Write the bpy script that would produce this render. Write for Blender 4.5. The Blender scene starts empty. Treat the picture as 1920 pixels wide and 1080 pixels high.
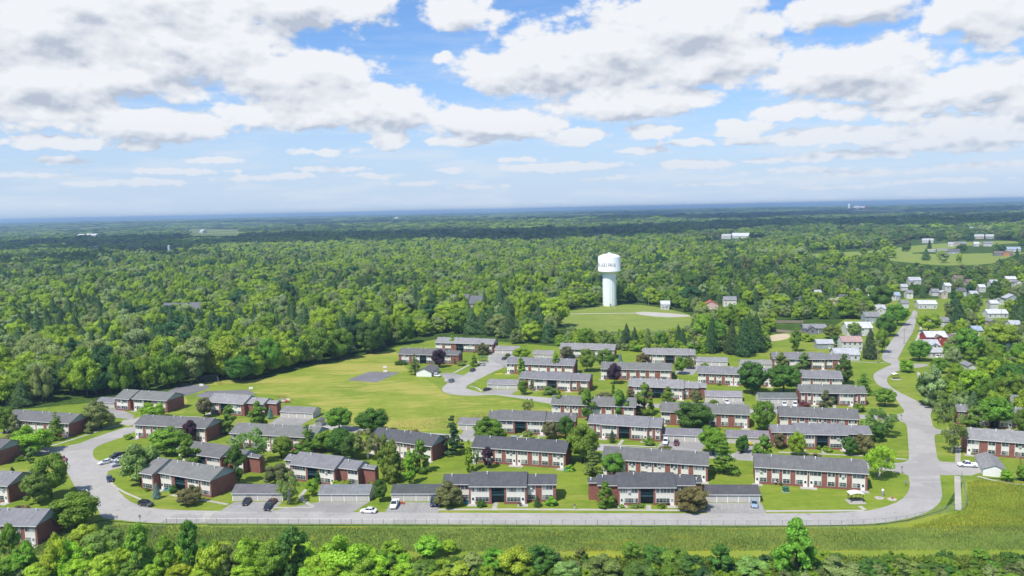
import bpy, bmesh, math, random
import numpy as np
from mathutils import Vector, Matrix
PI = math.pi
scene = bpy.context.scene
COL = scene.collection

# ------------------------------------------------------------------ camera
F = 1440.0; CAM_H = 84.0
PITCH = math.atan((540 - 392.5) / F); ROLL = math.radians(1.22)
_f = Vector((0, math.cos(PITCH), -math.sin(PITCH)))
_r0 = Vector((1, 0, 0)); _u0 = Vector((0, math.sin(PITCH), math.cos(PITCH)))
_u = _u0 * math.cos(ROLL) + _r0 * math.sin(ROLL)
_r = _r0 * math.cos(ROLL) - _u0 * math.sin(ROLL)
cam_d = bpy.data.cameras.new('camera'); cam = bpy.data.objects.new('camera', cam_d); COL.objects.link(cam)
cam.matrix_world = Matrix(((_r.x, _u.x, -_f.x, 0), (_r.y, _u.y, -_f.y, 0), (_r.z, _u.z, -_f.z, CAM_H), (0, 0, 0, 1)))
cam_d.sensor_width = 36; cam_d.lens = F / 1920 * 36
cam_d.clip_start = 1; cam_d.clip_end = 120000
scene.camera = cam

def ray(px, py):
    return (_f + _r * ((px - 960) / F) - _u * ((py - 540) / F))
def G(px, py, z=0.0):
    """the point of the plane at height z seen at that place of the photograph"""
    d = ray(px, py); t = (z - CAM_H) / d.z
    return Vector((d.x * t, d.y * t, z))
def proj(x, y, z=0.0):
    v = Vector((x, y, z - CAM_H)); w = v.dot(_f)
    return 960 + F * v.dot(_r) / w, 540 - F * v.dot(_u) / w
def proj_np(x, y, z):
    zz = z - CAM_H
    w = x * _f.x + y * _f.y + zz * _f.z
    return 960 + F * (x * _r.x + y * _r.y + zz * _r.z) / w, 540 - F * (x * _u.x + y * _u.y + zz * _u.z) / w

# ------------------------------------------------------------------ light
SUN_EL = math.radians(57); SUN_AZ = math.radians(222)   # clockwise from +Y: behind the camera, to the left
sdir = Vector((math.sin(SUN_AZ) * math.cos(SUN_EL), math.cos(SUN_AZ) * math.cos(SUN_EL), math.sin(SUN_EL)))
sun_d = bpy.data.lights.new('sun', 'SUN'); sun = bpy.data.objects.new('sun', sun_d); COL.objects.link(sun)
sun_d.energy = 3.3; sun_d.angle = math.radians(0.5); sun_d.color = (1.0, 0.95, 0.87)
sun.rotation_euler = (-sdir).to_track_quat('-Z', 'Y').to_euler()
scene.view_settings.view_transform = 'Standard'; scene.view_settings.look = 'None'
scene.view_settings.exposure = 0.78; scene.view_settings.gamma = 1.0

world = bpy.data.worlds.new('World'); scene.world = world; world.use_nodes = True
wt = world.node_tree; wt.nodes.clear()

def N(t, kind, **kw):
    n = t.nodes.new(kind)
    for k, v in kw.items():
        if k == 'inp':
            for i, x in v.items():
                if isinstance(x, bpy.types.NodeSocket): t.links.new(x, n.inputs[i])
                else: n.inputs[i].default_value = x
        else: setattr(n, k, v)
    return n
def M(t, op, a, b=0.0, c=None, clamp=False):
    i = {0: a, 1: b}
    if c is not None: i[2] = c
    return N(t, 'ShaderNodeMath', operation=op, use_clamp=clamp, inp=i).outputs[0]
def VM(t, op, a, b=(0, 0, 0), c=None):
    i = {0: a, 1: b}
    if c is not None: i[2] = c
    n = N(t, 'ShaderNodeVectorMath', operation=op, inp=i)
    return n.outputs['Value'] if op in ('LENGTH', 'DOT_PRODUCT', 'DISTANCE') else n.outputs[0]
def SS(t, x, lo, hi, a=0.0, b=1.0):
    return N(t, 'ShaderNodeMapRange', interpolation_type='SMOOTHSTEP', inp={0: x, 1: lo, 2: hi, 3: a, 4: b}).outputs[0]
def MIXC(t, f, a, b, mode='MIX'):
    n = N(t, 'ShaderNodeMix', data_type='RGBA', blend_type=mode)
    for s, v in ((n.inputs[0], f), (n.inputs[6], a), (n.inputs[7], b)):
        if isinstance(v, bpy.types.NodeSocket): t.links.new(v, s)
        else: s.default_value = (*v, 1) if isinstance(v, tuple) and len(v) == 3 else v
    return n.outputs[2]

# cumulus field: places and sizes of the clouds, in the sky's own azimuth / elevation
CLOUDS = [  # x, y, half width, height above, height below, strength
 (60,60,240,95,75,1.0),(250,10,260,80,80,1.0),(330,75,210,45,55,1.0),(560,15,160,66,38,1.0),(675,22,60,26,20,.75),
 (60,150,150,45,60,.95),(200,140,170,40,45,.9),(325,125,85,38,30,.9),(530,150,165,52,52,1.0),(640,130,70,35,40,.9),
 (60,215,150,22,28,.8),(290,232,125,22,30,.85),(480,215,95,18,30,.9),(585,210,150,28,34,.95),(720,210,130,55,36,1.0),(850,225,70,24,22,.8),
 (870,30,85,42,35,.95),(930,235,122,26,24,.95),(820,108,24,12,12,.7),
 (1010,130,160,45,48,1.0),(1150,95,200,75,70,1.05),(1270,45,190,48,70,1.05),(1330,110,130,60,50,1.0),(1180,190,180,26,36,.95),(1290,185,75,22,26,.85),
 (1425,45,62,28,26,.8),(1590,125,155,50,50,1.0),(1490,138,60,24,30,.85),(1690,130,60,30,30,.85),(1600,165,130,20,24,.8),
 (1600,12,125,36,34,.95),(1860,25,110,55,42,1.0),(1830,160,165,32,38,.95),(1740,180,90,20,24,.8),(1900,195,80,20,20,.8),
 (732,266,36,18,16,.8),(858,267,56,9,10,.7),(1080,260,56,18,12,.8),(1225,250,48,14,12,.8),(1390,240,52,16,14,.8),
 (1480,208,75,18,20,.8),(1582,215,44,18,14,.8),(1700,212,62,15,14,.7),(1600,252,150,14,18,.75),(1830,240,110,18,20,.75),
 (110,268,80,10,10,.75),(262,275,36,9,8,.65),(1045,314,110,9,8,.7),(1300,310,70,9,7,.65),(550,331,34,8,6,.65),(280,342,60,8,6,.5),
 (1725,272,90,12,12,.65),(1520,298,46,6,5,.6),(1830,276,60,10,10,.6),(600,285,60,7,7,.4),(1400,265,60,8,7,.6),(1640,290,90,7,7,.5),
 (120,300,50,7,6,.5),(400,300,70,6,6,.45),(350,322,80,6,6,.5),(170,345,50,5,5,.5),(60,330,60,5,5,.4),(620,318,60,6,5,.45),(770,345,60,5,4,.45),(900,350,60,5,4,.4),(980,300,40,6,5,.45),(1200,285,60,7,6,.5),(1290,270,50,8,6,.5),(1450,300,60,6,6,.5),(1560,290,60,8,6,.5),(1620,325,80,5,5,.45),(1760,340,90,5,5,.45),(1880,260,60,12,8,.6),(1760,225,60,12,10,.6),(1350,345,80,5,4,.4),(1560,350,70,5,4,.4),(850,322,26,7,5,.55),(700,330,50,6,5,.4),(1150,335,60,5,5,.35),(480,332,70,6,6,.4),(1520,320,120,6,6,.3),(1850,310,90,7,6,.4)]
def azel(px, py):
    d = ray(px, py).normalized(); return math.atan2(d.x, d.y), math.asin(d.z)

def noise_group():
    """billows of the clouds: coarse value and fine value"""
    ng = bpy.data.node_groups.new('cloud_noise', 'ShaderNodeTree')
    ng.interface.new_socket('Vector', in_out='INPUT', socket_type='NodeSocketVector')
    ng.interface.new_socket('Coarse', in_out='OUTPUT', socket_type='NodeSocketFloat')
    ng.interface.new_socket('Fine', in_out='OUTPUT', socket_type='NodeSocketFloat')
    ng.interface.new_socket('Soft', in_out='OUTPUT', socket_type='NodeSocketFloat')
    gi = ng.nodes.new('NodeGroupInput'); go = ng.nodes.new('NodeGroupOutput'); P = gi.outputs[0]
    el = N(ng, 'ShaderNodeSeparateXYZ', inp={0: P}).outputs[1]
    P3 = VM(ng, 'MULTIPLY', P, (1.0, 1.75, 1))
    big = SS(ng, el, 0.05, 0.19, 44.0, 17.0)
    n1 = N(ng, 'ShaderNodeTexNoise', noise_dimensions='2D', inp={'Vector': P3, 'Scale': 17.0, 'Detail': 6.0, 'Roughness': 0.47}).outputs[0]
    n2 = N(ng, 'ShaderNodeTexNoise', noise_dimensions='2D', inp={'Vector': P3, 'Scale': 46.0, 'Detail': 6.0, 'Roughness': 0.54}).outputs[0]
    vo = N(ng, 'ShaderNodeTexVoronoi', voronoi_dimensions='2D', feature='F1', inp={'Vector': P3, 'Scale': 48.0, 'Detail': 3.0, 'Roughness': .55}).outputs[0]
    nn = N(ng, 'ShaderNodeMix', data_type='FLOAT', inp={0: SS(ng, el, 0.06, 0.17), 2: n2, 3: n1}).outputs[0]
    dn = M(ng, 'MULTIPLY', M(ng, 'SUBTRACT', nn, 0.52), SS(ng, el, 0.05, 0.2, 0.95, 1.0))
    dn = M(ng, 'MULTIPLY_ADD', M(ng, 'SUBTRACT', .42, vo), 0.17, dn)
    ng.links.new(dn, go.inputs[0])
    ng.links.new(M(ng, 'MULTIPLY_ADD', M(ng, 'SUBTRACT', .42, vo), 0.9, n2), go.inputs[1])
    s1 = N(ng, 'ShaderNodeTexNoise', noise_dimensions='2D', inp={'Vector': P3, 'Scale': 17.0, 'Detail': 2.2, 'Roughness': 0.5}).outputs[0]
    s2 = N(ng, 'ShaderNodeTexNoise', noise_dimensions='2D', inp={'Vector': P3, 'Scale': 46.0, 'Detail': 1.5, 'Roughness': 0.5}).outputs[0]
    so = N(ng, 'ShaderNodeMix', data_type='FLOAT', inp={0: SS(ng, el, 0.06, 0.17), 2: s2, 3: s1}).outputs[0]
    ng.links.new(so, go.inputs[2])
    return ng
NG = noise_group()
SK = 0.10; SKC = SK * 2 ** 0.78     # cloud tones below are as seen at this exposure
tc = N(wt, 'ShaderNodeTexCoord').outputs['Generated']
sx = N(wt, 'ShaderNodeSeparateXYZ', inp={0: tc})
U = M(wt, 'ARCTAN2', sx.outputs[0], sx.outputs[1]); V = M(wt, 'ARCSINE', sx.outputs[2])
UV = N(wt, 'ShaderNodeCombineXYZ', inp={0: U, 1: V}).outputs[0]
OFF = (-0.006, 0.020, 0)

def sky_base():
    sky = N(wt, 'ShaderNodeTexSky', sky_type='NISHITA', sun_disc=False, sun_elevation=SUN_EL, sun_rotation=SUN_AZ, altitude=100, air_density=1.0, dust_density=0.6, ozone_density=2.0)
    veil = N(wt, 'ShaderNodeTexNoise', noise_dimensions='2D', inp={'Vector': VM(wt, 'MULTIPLY', UV, (3.0, 22.0, 1)), 'Scale': 2.2, 'Detail': 5.0, 'Roughness': .6}).outputs[0]
    vf = M(wt, 'MULTIPLY', SS(wt, veil, 0.42, 0.75), SS(wt, V, 0.30, 0.02, 0.05, 0.65))
    sc = MIXC(wt, SS(wt, V, 0.22, -0.01, 0.05, 0.9), VM(wt, 'MULTIPLY', sky.outputs[0], (.57, .77, 1.02)), (3.4, 4.1, 5.2))
    return MIXC(wt, vf, sc, (4.2, 4.65, 5.3))
SKYC = sky_base()

def cell(blobs, floor, glow=1.0):
    """background shader of one part of the sky, with only the clouds that stand there"""
    t = bpy.data.node_groups.new('sky_part', 'ShaderNodeTree')
    for nm, ty in (('UV', 'NodeSocketVector'), ('Sky', 'NodeSocketColor')):
        t.interface.new_socket(nm, in_out='INPUT', socket_type=ty)
    t.interface.new_socket('Shader', in_out='OUTPUT', socket_type='NodeSocketShader')
    gi = t.nodes.new('NodeGroupInput'); go = t.nodes.new('NodeGroupOutput')
    uv = gi.outputs[0]; v = N(t, 'ShaderNodeSeparateXYZ', inp={0: uv}).outputs[1]
    def ngr(vec):
        g = t.nodes.new('ShaderNodeGroup'); g.node_tree = NG; t.links.new(vec, g.inputs[0]); return g
    g0 = ngr(uv); g1 = ngr(VM(t, 'ADD', uv, OFF)); g2 = ngr(VM(t, 'ADD', uv, (-.002, .0055, 0)))
    warp = N(t, 'ShaderNodeTexNoise', noise_dimensions='2D', inp={'Vector': uv, 'Scale': 13.0, 'Detail': 2.0}).outputs['Color']
    wf = SS(t, v, 0.05, 0.2, 0.25, 1.0)
    wv = VM(t, 'MULTIPLY', VM(t, 'SUBTRACT', warp, (.5, .5, .5)), (0.05, 0.022, 0))
    Pw = VM(t, 'MULTIPLY_ADD', wv, N(t, 'ShaderNodeCombineXYZ', inp={0: wf, 1: wf, 2: wf}).outputs[0], uv)
    Pw1 = VM(t, 'ADD', Pw, OFF)
    a0 = a1 = None
    for (cx, cy, rx, rt, rb, st) in blobs:
        if cy > 225: st *= 1.35; rx *= 1.05; rt *= 1.15; rb *= 1.1
        a, e = azel(cx, cy + (rb - rt) * 0.35); k = 1.25; ry = (rt + rb) / 2
        sc = (1440 / rx / k, 1440 / ry / k, 0); of = (-a * sc[0], -e * sc[1], 0)
        r = []
        for q in (Pw, Pw1):
            ln = VM(t, 'LENGTH', VM(t, 'MULTIPLY_ADD', q, sc, of))
            r.append(M(t, 'MULTIPLY_ADD', ln, -st, st))
        a0 = M(t, 'MAXIMUM', floor, r[0]) if a0 is None else M(t, 'SMOOTH_MAX', a0, r[0], 0.12)
        a1 = M(t, 'MAXIMUM', floor, r[1]) if a1 is None else M(t, 'SMOOTH_MAX', a1, r[1], 0.12)
    if a0 is None: a0 = a1 = M(t, 'ADD', floor, 0.0)
    d0 = M(t, 'ADD', a0, g0.outputs[0])
    alpha = SS(t, d0, 0.0, 0.26)
    sf = M(t, 'SUBTRACT', g0.outputs[2], g1.outputs[2])
    lit = M(t, 'MULTIPLY_ADD', M(t, 'MULTIPLY_ADD', sf, 1.15, M(t, 'SUBTRACT', a0, a1)), 1.35, 0.74)
    lit = M(t, 'MULTIPLY_ADD', M(t, 'SUBTRACT', g0.outputs[1], g2.outputs[1]), 0.27, lit)
    lit = M(t, 'SUBTRACT', lit, SS(t, d0, 0.25, 1.0, 0.0, 0.30), clamp=True)
    ramp = N(t, 'ShaderNodeValToRGB', inp={0: lit})
    cr = ramp.color_ramp; cr.elements[0].position = 0.0; cr.elements[0].color = (.50, .56, .67, 1)
    cr.elements[1].position = 0.85; cr.elements[1].color = (.89, .91, .95, 1)
    e = cr.elements.new(0.40); e.color = (.73, .77, .84, 1)
    cc = VM(t, 'MULTIPLY', ramp.outputs[0], (glow / SKC, glow / SKC, glow / SKC))
    cc = MIXC(t, SS(t, v, 0.13, 0.0, 0.0, 0.8), cc, (3.75, 4.3, 5.1))
    fin = MIXC(t, alpha, gi.outputs[1], cc)
    t.links.new(N(t, 'ShaderNodeBackground', inp={0: fin, 1: SK}).outputs[0], go.inputs[0])
    g = wt.nodes.new('ShaderNodeGroup'); g.node_tree = t
    wt.links.new(UV, g.inputs[0]); wt.links.new(SKYC, g.inputs[1])
    return g.outputs[0]

def in_cell(b, a0, a1, e0, e1):
    a, e = azel(b[0], b[1]); rx = b[2] / 1440 * 1.25 * 1.5 + .03; ry = max(b[3], b[4]) / 1440 * 1.25 * 1.5 + .03
    return a + rx > a0 and a - rx < a1 and e + ry > e0 and e - ry < e1
def branch(x, at, lo, hi):
    return N(wt, 'ShaderNodeMixShader', inp={0: M(wt, 'GREATER_THAN', x, at), 1: lo, 2: hi}).outputs[0]
AZ = [-.72, -.42, -.24, -.08, .08, .24, .42, .72]
def column(i):
    a0, a1 = AZ[i], AZ[i + 1]
    lo = cell([b for b in CLOUDS if in_cell(b, a0, a1, -.05, .118)], -.45)
    hi = cell([b for b in CLOUDS if in_cell(b, a0, a1, .118, .34)], -.45)
    return branch(V, .118, lo, hi)
def tree_of(i, j):
    if j - i == 1: return column(i)
    m = (i + j) // 2
    return branch(U, AZ[m], tree_of(i, m), tree_of(m, j))
front = tree_of(0, len(AZ) - 1)
others = cell([], .04, 1.75)       # broken cumulus overhead and behind the camera, unseen, glow raised to lift shadows
low = N(wt, 'ShaderNodeBackground', inp={0: (2.2, 2.8, 2.6, 1), 1: SK}).outputs[0]   # under the ground sheet's rim
sides = M(wt, 'MAXIMUM', M(wt, 'GREATER_THAN', M(wt, 'ABSOLUTE', U), .72), M(wt, 'GREATER_THAN', V, .34))
fin = N(wt, 'ShaderNodeMixShader', inp={0: sides, 1: front, 2: others}).outputs[0]
fin = branch(V, -0.012, low, fin)
wo = N(wt, 'ShaderNodeOutputWorld', inp={0: fin})
world.cycles.sampling_method = 'MANUAL'; world.cycles.sample_map_resolution = 512
scene.cycles.max_bounces = 5; scene.cycles.diffuse_bounces = 3; scene.cycles.transparent_max_bounces = 12
scene.cycles.transmission_bounces = 2; scene.cycles.volume_bounces = 0; scene.cycles.caustics_reflective = False; scene.cycles.caustics_refractive = False

# ------------------------------------------------------------------ materials
def mat(name, rough=0.8, spec=0.3):
    m = bpy.data.materials.new(name); m.use_nodes = True; t = m.node_tree; t.nodes.clear()
    b = t.nodes.new('ShaderNodeBsdfPrincipled'); o = t.nodes.new('ShaderNodeOutputMaterial')
    b.inputs['Roughness'].default_value = rough; b.inputs['Specular IOR Level'].default_value = spec
    t.links.new(b.outputs[0], o.inputs[0]); return m, t, b
def bc(t, b, v):
    if isinstance(v, bpy.types.NodeSocket): t.links.new(v, b.inputs['Base Color'])
    else: b.inputs['Base Color'].default_value = (*v, 1)
def pos(t): return N(t, 'ShaderNodeNewGeometry').outputs['Position']
def objc(t): return N(t, 'ShaderNodeTexCoord').outputs['Object']
def noise(t, vec, scale, detail=4.0, rough=.55, out=0):
    return N(t, 'ShaderNodeTexNoise', inp={'Vector': vec, 'Scale': scale, 'Detail': detail, 'Roughness': rough}).outputs[out]
def ramp(t, fac, stops):
    r = N(t, 'ShaderNodeValToRGB', inp={0: fac}); cr = r.color_ramp
    while len(cr.elements) < len(stops): cr.elements.new(.5)
    for e, (p, c) in zip(cr.elements, stops): e.position = p; e.color = (*c, 1)
    return r.outputs[0]
def bump(t, b, h, dist, strength=1.0):
    n = N(t, 'ShaderNodeBump', inp={'Height': h, 'Distance': dist, 'Strength': strength}); t.links.new(n.outputs[0], b.inputs['Normal'])

def grass_mat(name, stops, yellow=None, stripes=False, bumpy=.15):
    m, t, b = mat(name, .9, .15); p = pos(t)
    big = noise(t, p, .035, 5, .6); mid = noise(t, p, .35, 5, .65); fine = noise(t, p, 2.6, 3, .6)
    f = M(t, 'MULTIPLY_ADD', mid, .55, M(t, 'MULTIPLY', big, .45))
    f = M(t, 'MULTIPLY_ADD', M(t, 'SUBTRACT', fine, .5), .5, f)
    f = M(t, 'MULTIPLY_ADD', M(t, 'SUBTRACT', noise(t, VM(t, 'MULTIPLY', p, (.4, 1.0, 1)), .11, 4, .6), .5), .5, f)
    if stripes:
        s = N(t, 'ShaderNodeTexWave', wave_type='BANDS', bands_direction='Y', inp={'Vector': VM(t, 'MULTIPLY', p, (.35, 1, 1)), 'Scale': .28, 'Distortion': 3.5, 'Detail': 2.0, 'Detail Scale': .4}).outputs[1]
        f = M(t, 'MULTIPLY_ADD', M(t, 'SUBTRACT', s, .5), .13, f)
    c = ramp(t, f, stops)
    if yellow:
        yn = M(t, 'MULTIPLY_ADD', noise(t, VM(t, 'MULTIPLY', p, (.35, 1.6, 1)), .22, 5, .6), .42, M(t, 'MULTIPLY', noise(t, VM(t, 'MULTIPLY', p, (.5, 1.5, 1)), .03, 6, .62), .58))
        c = MIXC(t, SS(t, yn, yellow[0], yellow[1], 0, yellow[3]), c, yellow[2])
    bc(t, b, c); bump(t, b, M(t, 'MULTIPLY_ADD', mid, 2.0, fine), bumpy, .8)
    return m
MAT = {}
MAT['lawn'] = grass_mat('lawn_grass', [(.30, (.100, .165, .016)), (.5, (.158, .225, .020)), (.70, (.22, .27, .034))], yellow=(.50, .64, (.27, .275, .06), .75), stripes=True)
MAT['meadow'] = grass_mat('meadow_grass', [(.30, (.13, .19, .020)), (.5, (.195, .25, .026)), (.72, (.26, .29, .050))], yellow=(.455, .57, (.36, .32, .08), .75), stripes=True)
MAT['field'] = grass_mat('field_grass', [(.3, (.15, .21, .036)), (.55, (.20, .25, .046)), (.75, (.26, .28, .07))], yellow=(.55, .75, (.28, .28, .10), .5))
MAT['marsh'] = grass_mat('marsh_grass', [(.3, (.10, .17, .026)), (.5, (.16, .235, .036)), (.72, (.23, .28, .05))], yellow=(.49, .62, (.32, .28, .02), .6), bumpy=.5)
MAT['strip'] = grass_mat('mown_strip_grass', [(.3, (.13, .20, .022)), (.5, (.19, .25, .028)), (.72, (.26, .28, .045))], yellow=(.50, .64, (.38, .33, .02), .7))

def ground_mat():
    m, t, b = mat('woodland_ground', .95, .1); p = pos(t)
    near = ramp(t, noise(t, p, .12, 5), [(.3, (.030, .060, .010)), (.6, (.065, .115, .018)), (.8, (.11, .15, .03))])
    far = ramp(t, noise(t, VM(t, 'MULTIPLY', p, (.4, 1, 1)), .0016, 9, .68), [(.36, (.04, .075, .02)), (.5, (.06, .10, .028)), (.58, (.10, .14, .045)), (.68, (.22, .23, .10))])
    fld = ramp(t, noise(t, VM(t, 'MULTIPLY', p, (.5, 1, 1)), .004, 6, .6), [(.35, (.09, .14, .035)), (.5, (.14, .19, .05)), (.65, (.24, .25, .10))])
    far = MIXC(t, SS(t, N(t, 'ShaderNodeSeparateXYZ', inp={0: p}).outputs[1], 13500, 15500), fld, far)
    d = N(t, 'ShaderNodeSeparateXYZ', inp={0: p}).outputs[1]
    bc(t, b, MIXC(t, SS(t, d, 1900, 3000), near, far)); bump(t, b, noise(t, p, .02, 6, .7), 20.0, .8)
    return m
MAT['ground'] = ground_mat()
def asphalt_mat(name, c0, c1, crack=.4):
    m, t, b = mat(name, .88, .25); p = pos(t)
    f = M(t, 'MULTIPLY_ADD', noise(t, p, .12, 6, .6), .6, M(t, 'MULTIPLY', noise(t, p, 4.0, 4, .7), .4))
    c = ramp(t, f, [(.3, c0), (.7, c1)])
    w = M(t, 'ABSOLUTE', M(t, 'SUBTRACT', noise(t, p, .22, 5, .55), .5))
    c = MIXC(t, SS(t, w, .0, .006, crack, 0), c, tuple(x * .45 for x in c0))
    s = noise(t, p, .5, 3, .5)
    c = MIXC(t, SS(t, s, .62, .76, 0, .5), c, tuple(x * .6 for x in c0))
    pt = N(t, 'ShaderNodeTexVoronoi', feature='F1', distance='CHEBYCHEV', inp={'Vector': VM(t, 'MULTIPLY', p, (.06, .10, 1)), 'Scale': 1.0, 'Randomness': .8}).outputs['Color']
    pf = N(t, 'ShaderNodeSeparateXYZ', inp={0: pt}).outputs[0]
    c = MIXC(t, M(t, 'MULTIPLY', M(t, 'GREATER_THAN', pf, .78), .30 if crack else 0.0), c, tuple(x * .72 for x in c0))
    bc(t, b, c); return m
MAT['road'] = asphalt_mat('worn_pale_asphalt', (.30, .285, .268), (.41, .392, .372), .7)
MAT['lot'] = asphalt_mat('parking_asphalt', (.245, .236, .226), (.345, .332, .318), .9)
MAT['court'] = asphalt_mat('court_asphalt', (.14, .135, .145), (.20, .193, .205), .5)
MAT['concrete'] = asphalt_mat('concrete', (.36, .34, .30), (.46, .44, .39), .15)
MAT['sand'] = asphalt_mat('sandy_soil', (.42, .34, .22), (.55, .46, .32), .0)
MAT['gravel'] = asphalt_mat('gravel', (.36, .34, .30), (.48, .45, .41), .0)

def simple(name, c, rough=.7, spec=.3, var=.12, scale=1.5, metal=0.0):
    m, t, b = mat(name, rough, spec); b.inputs['Metallic'].default_value = metal
    f = noise(t, objc(t), scale, 4, .6)
    bc(t, b, ramp(t, f, [(.3, tuple(x * (1 - var) for x in c)), (.7, tuple(min(1, x * (1 + var)) for x in c))])); return m
MAT['white'] = simple('white_paint', (.76, .75, .70), .6, .3, .05)
MAT['cream'] = simple('cream_panel', (.70, .67, .60), .65, .25, .05)
MAT['trim'] = simple('trim_paint', (.66, .65, .62), .6, .3, .05)
MAT['siding'] = simple('pale_green_grey_siding', (.33, .37, .36), .7, .25, .06)
MAT['garage_wall'] = simple('beige_siding', (.53, .50, .44), .7, .25, .05)
MAT['garage_door'] = simple('garage_door_paint', (.50, .475, .42), .6, .3, .06)
MAT['teal'] = simple('dark_teal_paint', (.035, .085, .10), .6, .3, .2)
MAT['dark'] = simple('dark_opening', (.02, .022, .025), .5, .4, .2)
MAT['metal'] = simple('grey_metal', (.36, .37, .38), .45, .5, .1, metal=.4)
MAT['steel'] = simple('white_steel', (.80, .82, .80), .45, .4, .03)
MAT['wood'] = simple('weathered_wood', (.27, .22, .17), .85, .1, .25)
MAT['bark'] = simple('grey_brown_bark', (.11, .085, .06), .95, .1, .35, 6)
MAT['birch_bark'] = simple('white_birch_bark', (.55, .53, .47), .8, .2, .3, 9)
MAT['tyre'] = simple('black_rubber', (.02, .02, .02), .85, .2, .1)
MAT['rim'] = simple('alloy_rim', (.5, .5, .52), .35, .5, .05, metal=.6)
MAT['lamp'] = simple('headlight_glass', (.75, .77, .80), .15, .6, .03)
MAT['taillight'] = simple('red_lamp_glass', (.35, .02, .02), .25, .5, .05)
MAT['black'] = simple('black_paint', (.03, .03, .032), .5, .4, .1)
MAT['lettering'] = simple('faded_black_lettering', (.15, .16, .17), .6, .3, .05)
MAT['green_box'] = simple('green_enamel', (.03, .12, .08), .5, .4, .1)
MAT['redmetal'] = simple('red_roof_paint', (.42, .10, .06), .6, .3, .15)
MAT['redwall'] = simple('red_wall_paint', (.33, .045, .05), .7, .3, .12)
MAT['yellow'] = simple('yellow_paint', (.62, .48, .03), .6, .3, .1)
MAT['turquoise'] = simple('turquoise_plastic', (.06, .36, .42), .5, .4, .1)
MAT['skin'] = simple('skin', (.42, .26, .18), .6, .3, .05)
MAT['cloth_dark'] = simple('dark_cloth', (.05, .05, .06), .9, .1, .1)
MAT['cloth_light'] = simple('pale_cloth', (.5, .5, .48), .9, .1, .1)
MAT['hair'] = simple('dark_hair', (.04, .03, .025), .8, .2, .1)

def brick_mat():
    m, t, b = mat('red_brick', .85, .2); o = objc(t)
    v = VM(t, 'MULTIPLY', o, (1, 1, 1))
    sp = N(t, 'ShaderNodeSeparateXYZ', inp={0: o}); xy = M(t, 'ADD', sp.outputs[0], sp.outputs[1])
    br = N(t, 'ShaderNodeTexBrick', inp={'Vector': N(t, 'ShaderNodeCombineXYZ', inp={0: xy, 1: sp.outputs[2]}).outputs[0], 'Color1': (.22, .072, .054, 1), 'Color2': (.29, .105, .078, 1), 'Mortar': (.27, .19, .16, 1), 'Scale': 1.0, 'Mortar Size': .012, 'Brick Width': .42, 'Row Height': .15})
    c = MIXC(t, SS(t, noise(t, o, .5, 4), .35, .75, 0, .35), br.outputs[0], (.16, .05, .042))
    bc(t, b, c); return m
MAT['brick'] = brick_mat()
def roof_mat():
    m, t, b = mat('grey_shingles', .85, .25); o = objc(t)
    info = N(t, 'ShaderNodeObjectInfo')
    sp = N(t, 'ShaderNodeSeparateXYZ', inp={0: o})
    streak = noise(t, VM(t, 'MULTIPLY', o, (2.2, .25, .25)), 1.0, 4, .6)
    cell = N(t, 'ShaderNodeTexVoronoi', inp={'Vector': VM(t, 'MULTIPLY', o, (1.0, 2.4, 2.4)), 'Scale': 1.0}).outputs['Color']
    cs = N(t, 'ShaderNodeSeparateXYZ', inp={0: cell}).outputs[0]
    f = M(t, 'MULTIPLY_ADD', streak, .55, M(t, 'MULTIPLY', noise(t, o, .35, 5, .6), .3)); f = M(t, 'MULTIPLY_ADD', cs, .15, f)
    c = ramp(t, f, [(.25, (.65, .65, .68)), (.55, (1.0, 1.0, 1.0)), (.8, (1.4, 1.4, 1.42))])
    c = VM(t, 'MULTIPLY', c, info.outputs['Color'])
    bc(t, b, c); return m
MAT['roof'] = roof_mat()
def paint_mat(name, rough=.3, spec=.5, coat=0.0):
    m, t, b = mat(name, rough, spec); info = N(t, 'ShaderNodeObjectInfo')
    c = VM(t, 'MULTIPLY', info.outputs['Color'], ramp(t, noise(t, objc(t), .8, 3), [(.3, (.94, .94, .94)), (.7, (1.04, 1.04, 1.04))]))
    bc(t, b, c); b.inputs['Coat Weight'].default_value = coat; return m
MAT['car_paint'] = paint_mat('car_paint', .3, .5, .6)
MAT['wall_paint'] = paint_mat('house_wall_paint', .7, .25)
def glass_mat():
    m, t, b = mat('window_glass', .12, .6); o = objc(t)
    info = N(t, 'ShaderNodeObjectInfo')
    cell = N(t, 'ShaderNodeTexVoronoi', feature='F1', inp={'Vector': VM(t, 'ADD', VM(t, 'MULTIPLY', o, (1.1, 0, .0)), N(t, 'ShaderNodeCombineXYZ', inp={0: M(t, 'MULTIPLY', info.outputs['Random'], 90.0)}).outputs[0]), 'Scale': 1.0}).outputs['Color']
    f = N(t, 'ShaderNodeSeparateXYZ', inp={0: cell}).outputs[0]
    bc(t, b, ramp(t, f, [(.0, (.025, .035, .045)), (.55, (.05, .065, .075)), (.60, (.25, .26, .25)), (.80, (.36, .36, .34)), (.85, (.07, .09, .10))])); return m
MAT['glass'] = glass_mat()
MAT['car_glass'] = simple('car_glass', (.02, .025, .03), .08, .7, .1)

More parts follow.
